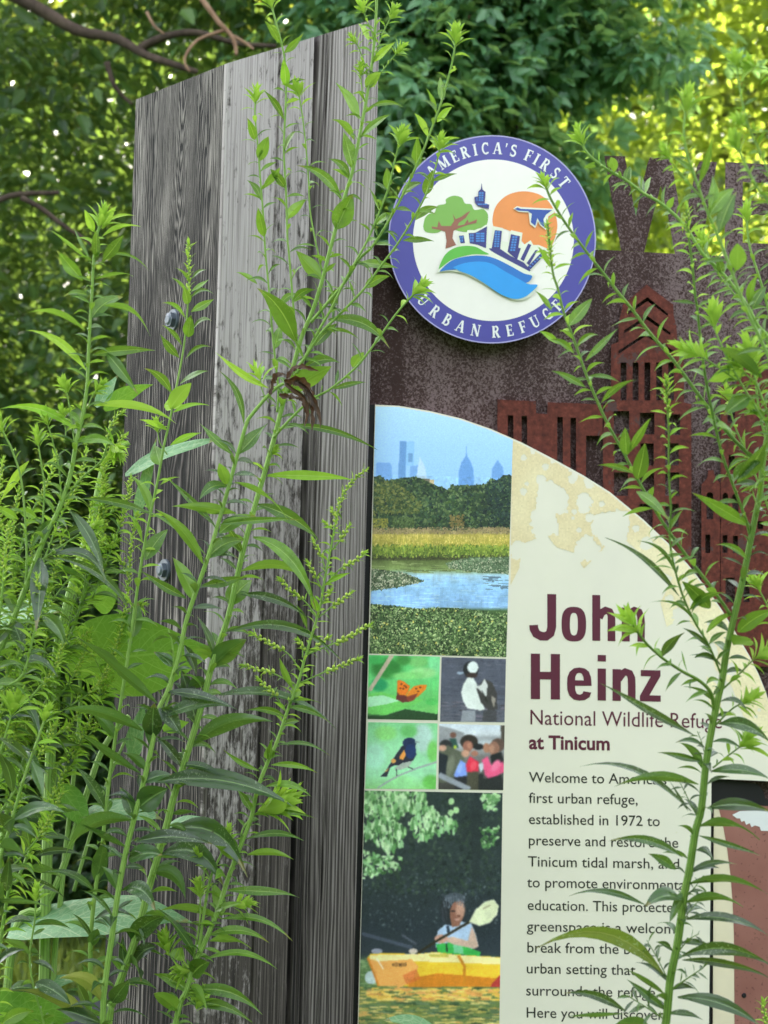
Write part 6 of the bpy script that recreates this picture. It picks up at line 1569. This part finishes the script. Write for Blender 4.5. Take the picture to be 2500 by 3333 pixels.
goldenrod('goldenrod', 'leafy goldenrod leaning in from the left edge below the tallest leaves', 2.02,
    [dict(pts=[(-80, 3500), (-60, 3060), (-10, 2830), (30, 2700), (70, 2560), (100, 2470), (150, 2330)], w=(20, 9), leaf=(35, 150, 90), mi=1, tip='tuft', sz=60),
     fl([(-20, 2100), (5, 1950), (19, 1782), (29, 1710)], (10, 6)), fl([(30, 2230), (77, 2190), (111, 2058), (128, 1960), (120, 1880)], (10, 5)), dict(pts=[(-40, 2560), (0, 2450), (30, 2350), (45, 2300)], w=(9, 6), leaf=(23, 80, 50), tip='tuft', sz=80, n=18)],
    [(5, 2985, -40, 2900, 30, .03, .02, 1), (0, 2760, 86, 2790, 60, .08, .03, 1), (10, 2690, 48, 2660, 66, .04, .02, 1), (40, 2670, 215, 2630, 44, .07, .03, 1), (20, 2900, 30, 2790, 36, 0, .02, 1), (-20, 2100, 60, 2020, 30, .05, 0, 1), (90, 2470, -10, 2390, 34, .1, .03, 1), (40, 2580, -10, 2440, 36, .05, .02, 1), (100, 2480, 140, 2600, 34, .14, .02, 1), (-30, 2940, 160, 2950, 20, .1, .03, 1), (-20, 2960, 10, 2860, 30, 0, .02, 1), (-20, 3150, 85, 3090, 30, .1, .02, 1)], mat=M_LEAF)
goldenrod('goldenrod', 'short thin goldenrod with pale tip before the largest leaf at lower left', 2.1,
    [dict(pts=[(160, 3500), (141, 3325), (122, 3260), (106, 3197), (97, 3108), (113, 2998), (117, 2915)], w=(9, 7), leaf=(31, 90, 46), a=0.45, tip='tuft', sz=56)],
    [(113, 3011, 236, 3025, 24, .12, .02, 1), (105, 3000, 12, 3012, 24, .12, .02, 1), (100, 3110, 0, 3050, 26, .06, .02, 1), (100, 3100, 135, 3115, 26, .14, .02, 1), (100, 3200, 70, 3210, 22, .08), (106, 3130, 180, 3170, 20, .1, 0, 1), (110, 3220, 30, 3220, 40, .08, .02, 1), (115, 3200, 230, 3270, 44, .1, .02, 1), (140, 3320, 190, 3310, 16, .1), (10, 3330, 110, 3290, 40, .1)])

# ---- goldenrod at the right, nearer to the camera
YR = 1.82
goldenrod('goldenrod', 'thick-stemmed goldenrod at right, standing before the welcome text', YR,
    [dict(mi=1, pts=[(2140, 3480), (2168, 3327), (2182, 3187), (2206, 3067), (2226, 2922), (2245, 2826), (2264, 2705), (2283, 2633), (2298, 2489), (2322, 2345), (2351, 2210), (2365, 2119), (2391, 2001), (2416, 1895), (2433, 1811), (2458, 1684), (2475, 1600), (2481, 1527), (2496, 1430), (2535, 1250), (2590, 1000)], w=(35, 22), leaf=(33, 120, 90), a=0.36, b=0.86),
     dict(pts=[(2378, 2001), (2319, 1916), (2256, 1836), (2205, 1769), (2150, 1688), (2081, 1570), (2028, 1469), (1970, 1363), (1912, 1228), (1874, 1122), (1835, 1016), (1816, 939), (1801, 894), (1792, 827), (1782, 730)], w=(14, 10), leaf=(21, 100, 60), tip='spike', sa=0.90, sz=36, bs=6, br=36, Y=(1.82, 1.88)),
     dict(pts=[(2478, 1520), (2467, 1507), (2389, 1430), (2317, 1344), (2254, 1257), (2182, 1160), (2115, 1083), (2057, 1006), (2009, 948), (1984, 914), (1941, 860), (1893, 798), (1840, 725), (1796, 653), (1774, 600)], w=(16, 10), leaf=(24, 110, 70), tip='tuft', sz=56, Y=(1.82, 1.88)),
     dict(pts=[(2440, 1740), (2428, 1691), (2385, 1575), (2351, 1479), (2322, 1358), (2298, 1237), (2283, 1131), (2269, 996), (2264, 971), (2254, 865), (2240, 754), (2235, 680)], w=(12, 9), leaf=(24, 100, 64), tip='spike', sa=0.93, sz=50, bs=6, br=40, Y=(1.82, 1.76)),
     dict(pts=[(2345, 2190), (2306, 2098), (2260, 2022), (2222, 1937), (2192, 1832), (2180, 1748), (2184, 1655), (2182, 1623), (2177, 1527), (2177, 1406), (2172, 1310), (2168, 1240)], w=(9, 8), leaf=(21, 90, 60), tip='spike', sa=0.90, sz=46, bs=6.5, br=46, Y=(1.82, 1.78)),
     dict(pts=[(2325, 2320), (2315, 2258), (2277, 2216), (2222, 2186), (2159, 2144), (2104, 2094), (2060, 2035)], w=(16, 9), leaf=(24, 80, 60), tip='tuft', sz=88, n=12, spread=1.2, Y=(1.82, 1.77)),
     dict(pts=[(2320, 2500), (2370, 2460), (2410, 2430), (2428, 2412)], w=(7, 5), leaf=(16, 60, 50), tip='tuft', sz=76, spread=1.3), dict(pts=[(2345, 2250), (2400, 2200), (2450, 2150), (2480, 2130)], w=(8, 5), leaf=(16, 70, 50), tip='tuft', sz=76, spread=1.2), dict(pts=[(2330, 2360), (2380, 2310), (2430, 2280)], w=(8, 5), leaf=(16, 70, 50), tip='tuft', sz=70, spread=1.2),
     dict(pts=[(2225, 2930), (2260, 2890), (2290, 2850)], w=(5, 3), leaf=(14, 56, 40), mi=1), dict(pts=[(2215, 3010), (2250, 2960), (2285, 2920)], w=(5, 3), leaf=(14, 56, 40), mi=1), dict(pts=[(2200, 3110), (2240, 3060), (2275, 3040)], w=(6, 3), leaf=(14, 60, 40), mi=1), dict(pts=[(2190, 3220), (2230, 3190), (2290, 3150)], w=(8, 4), leaf=(14, 70, 50), mi=1), dict(pts=[(2270, 2660), (2240, 2600), (2210, 2540)], w=(5, 3), leaf=(14, 50, 40), mi=1), dict(pts=[(2180, 3200), (2140, 3120), (2105, 3060)], w=(5, 3), leaf=(14, 60, 40), mi=1),
     dict(pts=[(2300, 2480), (2285, 2420), (2270, 2380)], w=(4, 3), leaf=(14, 40, 30), mi=1), dict(pts=[(2165, 3320), (2090, 3270), (2040, 3240)], w=(6, 4), leaf=(14, 90, 60), mi=1)],
    [(2262, 2395, 1951, 2205, 26, .03 , .05, 1), (2274, 2554, 2000, 2540, 30, .04, .04, 1), (2250, 2640, 1888, 2450, 26, .04, .05, 1), (2221, 2790, 1980, 2722, 28, .10, .05, 1), (2221, 2930, 2100, 2950, 56, .14, .05, 1), (2100, 2945, 1852, 2892, 20, .03, 0, 1), (2162, 3235, 2035, 3142, 24, .05, .03, 1), (2035, 3290, 1832, 3218, 26, .03, .02, 1), (2170, 3290, 2040, 3180, 26, .05, 0, 1), (2279, 2690, 2473, 2727, 36, .12, .05, 1), (2245, 2876, 2510, 2906, 34, .14, .05, 1), (2235, 2992, 2510, 3034, 36, .12, .05, 1),
     (2221, 3112, 2524, 3148, 38, .13, .05, 1), (2221, 3125, 2510, 3170, 24, .13, 0, 1), (2206, 3247, 2488, 3338, 40, .12, .05, 1), (2341, 2356, 2515, 2410, 38, .13, .05, 1), (2317, 2511, 2520, 2532, 36, .10, .05, 1), (2303, 2631, 2520, 2644, 40, .10, .05, 1), (2440, 1712, 2250, 1598, 38, .03, .05), (2403, 2057, 2520, 1985, 44, .08, .05), (2390, 2100, 2445, 2080, 60, .0, .05), (2275, 2720, 2480, 2775, 18, .06, 0, 1), (2235, 2850, 2400, 2808, 20, .1, 0, 1), (2229, 2940, 2420, 2935, 30, .06, .02, 1),
     (2286, 2480, 2140, 2435, 20, .05, 0, 1), (2285, 2500, 2210, 2410, 28, .1, 0, 1), (2240, 2640, 2180, 2540, 10, .03, 0, 1), (2200, 2830, 2110, 2770, 30, .03, .02, 1), (2330, 2290, 2225, 2230, 14, .05, 0, 1), (2230, 2905, 2180, 3000, 34, .05, .03, 1), (2025, 3300, 1840, 3300, 16, .02, 0, 1), (2110, 3340, 1990, 3345, 40, .1, .02, 1), (2170, 3300, 2290, 3320, 20, .06, .02, 1), (2440, 1830, 2330, 1760, 20, .08), (2210, 1940, 1970, 1740, 22, .02, .02, 1), (2200, 1870, 2070, 1748, 12, .1, .02, 1), (2265, 2030, 2112, 1960, 10, .16, .02, 1), (2310, 2110, 2222, 2038, 18, .1, .02, 1), (2330, 2150, 2260, 2140, 26, .1, .02, 1), (2152, 2140, 2228, 2056, 28, .12, .02, 1), (2300, 2060, 2400, 1990, 26, .12), (2245, 1985, 2360, 1925, 26, .1), (2310, 1980, 2220, 1890, 44, .05), (1796, 1010, 1742, 940, 16), (1790, 870, 1750, 800, 16), (1822, 1120, 1752, 1068, 20), (1852, 1060, 1928, 968, 36, .02), (1905, 1175, 2014, 1066, 22, .02), (1878, 1125, 1948, 1080, 18, .1), (1868, 1150, 1790, 1100, 22), (1905, 1260, 1796, 1198, 22, .05), (1918, 1225, 2020, 1240, 16, .14), (1958, 1310, 2070, 1230, 20, .04), (2040, 1480, 2035, 1390, 36, 0), (2050, 1470, 2120, 1345, 26, .03), (2075, 1560, 2100, 1440, 44, .03), (2060, 1540, 1945, 1505, 18, .1), (2072, 1600, 2180, 1690, 30, .06)],
    stem_m=M_STEMD, yellow=[(2160, 3170, 1745, 3050, 46, .13, .06)])
goldenrod('goldenrod', 'goldenrod leaning left across the rusted letter W', 1.84,
    [dict(pts=[(2640, 1500), (2560, 1220), (2500, 1100), (2467, 1060), (2423, 981), (2351, 889), (2293, 832), (2269, 798), (2221, 725), (2153, 663), (2095, 629), (2037, 586), (1970, 547), (1912, 499), (1890, 452)], w=(17, 10), leaf=(19, 95, 48), tip='tuft', sz=64)],
    [(2037, 590, 2052, 538, 20), (2000, 560, 1990, 510, 26), (2100, 630, 2120, 575, 20), (2095, 625, 2080, 570, 18), (1940, 540, 1900, 545, 16), (2040, 600, 1985, 608, 10), (2175, 680, 2195, 640, 20), (2240, 740, 2160, 720, 16), (2350, 890, 2330, 830, 24), (2440, 1000, 2468, 890, 26), (2450, 1005, 2495, 930, 32)], stem_m=M_STEM)
goldenrod('goldenrod', 'blurred upright goldenrod at right against the bright leaves between the letters', 1.62,
    [dict(pts=[(2640, 1500), (2520, 1200), (2440, 1030), (2414, 971), (2375, 865), (2341, 778), (2298, 677), (2269, 595), (2240, 513), (2226, 431), (2234, 340)], w=(15, 9), leaf=(21, 100, 50), tip='tuft', sz=80, spread=.6),
     dict(pts=[(2290, 650), (2235, 590), (2195, 540), (2170, 500)], w=(9, 6), leaf=(14, 70, 46), tip='tuft', sz=56)],
    [(2275, 600, 2320, 440, 22), (2310, 700, 2390, 610, 40), (2310, 690, 2320, 570, 30), (2340, 760, 2398, 620, 44), (2400, 880, 2400, 790, 50, 0), (2260, 560, 2180, 500, 20)], stem_m=M_STEM)
goldenrod('goldenrod', 'much blurred goldenrod tips at the upper right corner, nearest the camera', 1.5,
    [dict(pts=[(2760, 1300), (2640, 1000), (2560, 800), (2510, 670), (2462, 605), (2423, 528), (2399, 470)], w=(15, 9), leaf=(17, 90, 50), tip='tuft', sz=70, spread=.7),
     dict(pts=[(2600, 900), (2500, 560), (2440, 420), (2414, 320), (2396, 200)], w=(9, 7), leaf=(21, 84, 50), tip='tuft', sz=60), dict(pts=[(2620, 700), (2520, 450), (2460, 430), (2415, 400)], w=(8, 6), leaf=(16, 70, 44), tip='tuft', sz=56), dict(pts=[(2640, 500), (2540, 260), (2480, 222), (2440, 215)], w=(8, 6), leaf=(14, 80, 44), tip='tuft', sz=56)], stem_m=M_STEM)
goldenrod('goldenrod', 'goldenrod at right edge with pale yellowish bud clusters before the relief', 1.74,
    [dict(pts=[(2700, 2300), (2600, 1800), (2540, 1500), (2500, 1350), (2460, 1240), (2440, 1150)], w=(13, 8), leaf=(21, 90, 60), tip='tuft', sz=84, n=18),
     dict(pts=[(2520, 1420), (2420, 1260), (2370, 1170), (2330, 1080), (2322, 1035)], w=(9, 6), leaf=(19, 80, 50), tip='tuft', sz=80, n=18, spread=.6), dict(pts=[(2400, 1240), (2330, 1190), (2290, 1165), (2262, 1150)], w=(7, 5), leaf=(16, 70, 50), tip='tuft', sz=100, n=14), dict(pts=[(2560, 1560), (2480, 1290), (2420, 1210), (2400, 1180)], w=(8, 6), leaf=(17, 90, 60), tip='tuft', sz=70), dict(pts=[(2600, 1700), (2500, 1560), (2440, 1600)], w=(8, 6), leaf=(19, 90, 60))],
    [(2480, 1230, 2330, 1110, 40, .03, .05, 1), (2420, 1210, 2310, 1240, 60, .05), (2390, 1420, 2330, 1380, 44, .05), (2500, 1380, 2340, 1270, 30, .05), (2440, 1290, 2356, 1350, 50, .02, 0), (2390, 1560, 2480, 1500, 40, .14, .02, 1), (2400, 1570, 2500, 1420, 50, .02)], stem_m=M_STEM)
goldenrod('goldenrod', 'leafy goldenrod side by side with the thick right stem, half outside the right edge', 1.9,
    [dict(pts=[(2760, 2600), (2640, 2100), (2560, 1750), (2510, 1500), (2470, 1330), (2455, 1180)], w=(14, 8), leaf=(20, 110, 60), tip='tuft', sz=60),
     dict(pts=[(2640, 1500), (2540, 1150), (2480, 930), (2440, 800), (2430, 700)], w=(12, 8), leaf=(22, 100, 56), tip='tuft', sz=60),
     dict(pts=[(2620, 1300), (2420, 1000), (2330, 880), (2290, 790)], w=(10, 6), leaf=(24, 90, 50), tip='tuft', sz=56),
     dict(pts=[(2560, 1800), (2440, 1500), (2390, 1380), (2370, 1290)], w=(9, 6), leaf=(24, 90, 50), tip='tuft', sz=56),
     dict(pts=[(2600, 2250), (2520, 2020), (2460, 1900)], w=(9, 6), leaf=(24, 90, 60), tip='tuft', sz=56)], stem_m=M_STEM)
goldenrod('goldenrod', 'small yellow-green bud spike at the lower right corner', 2.2,
    [dict(pts=[(2530, 3600), (2510, 3450), (2498, 3360), (2484, 3270)], w=(9, 6), leaf=(14, 50, 36), tip='spike', sa=0.3, sz=50, bs=6, br=30)], stem_m=M_STEM)
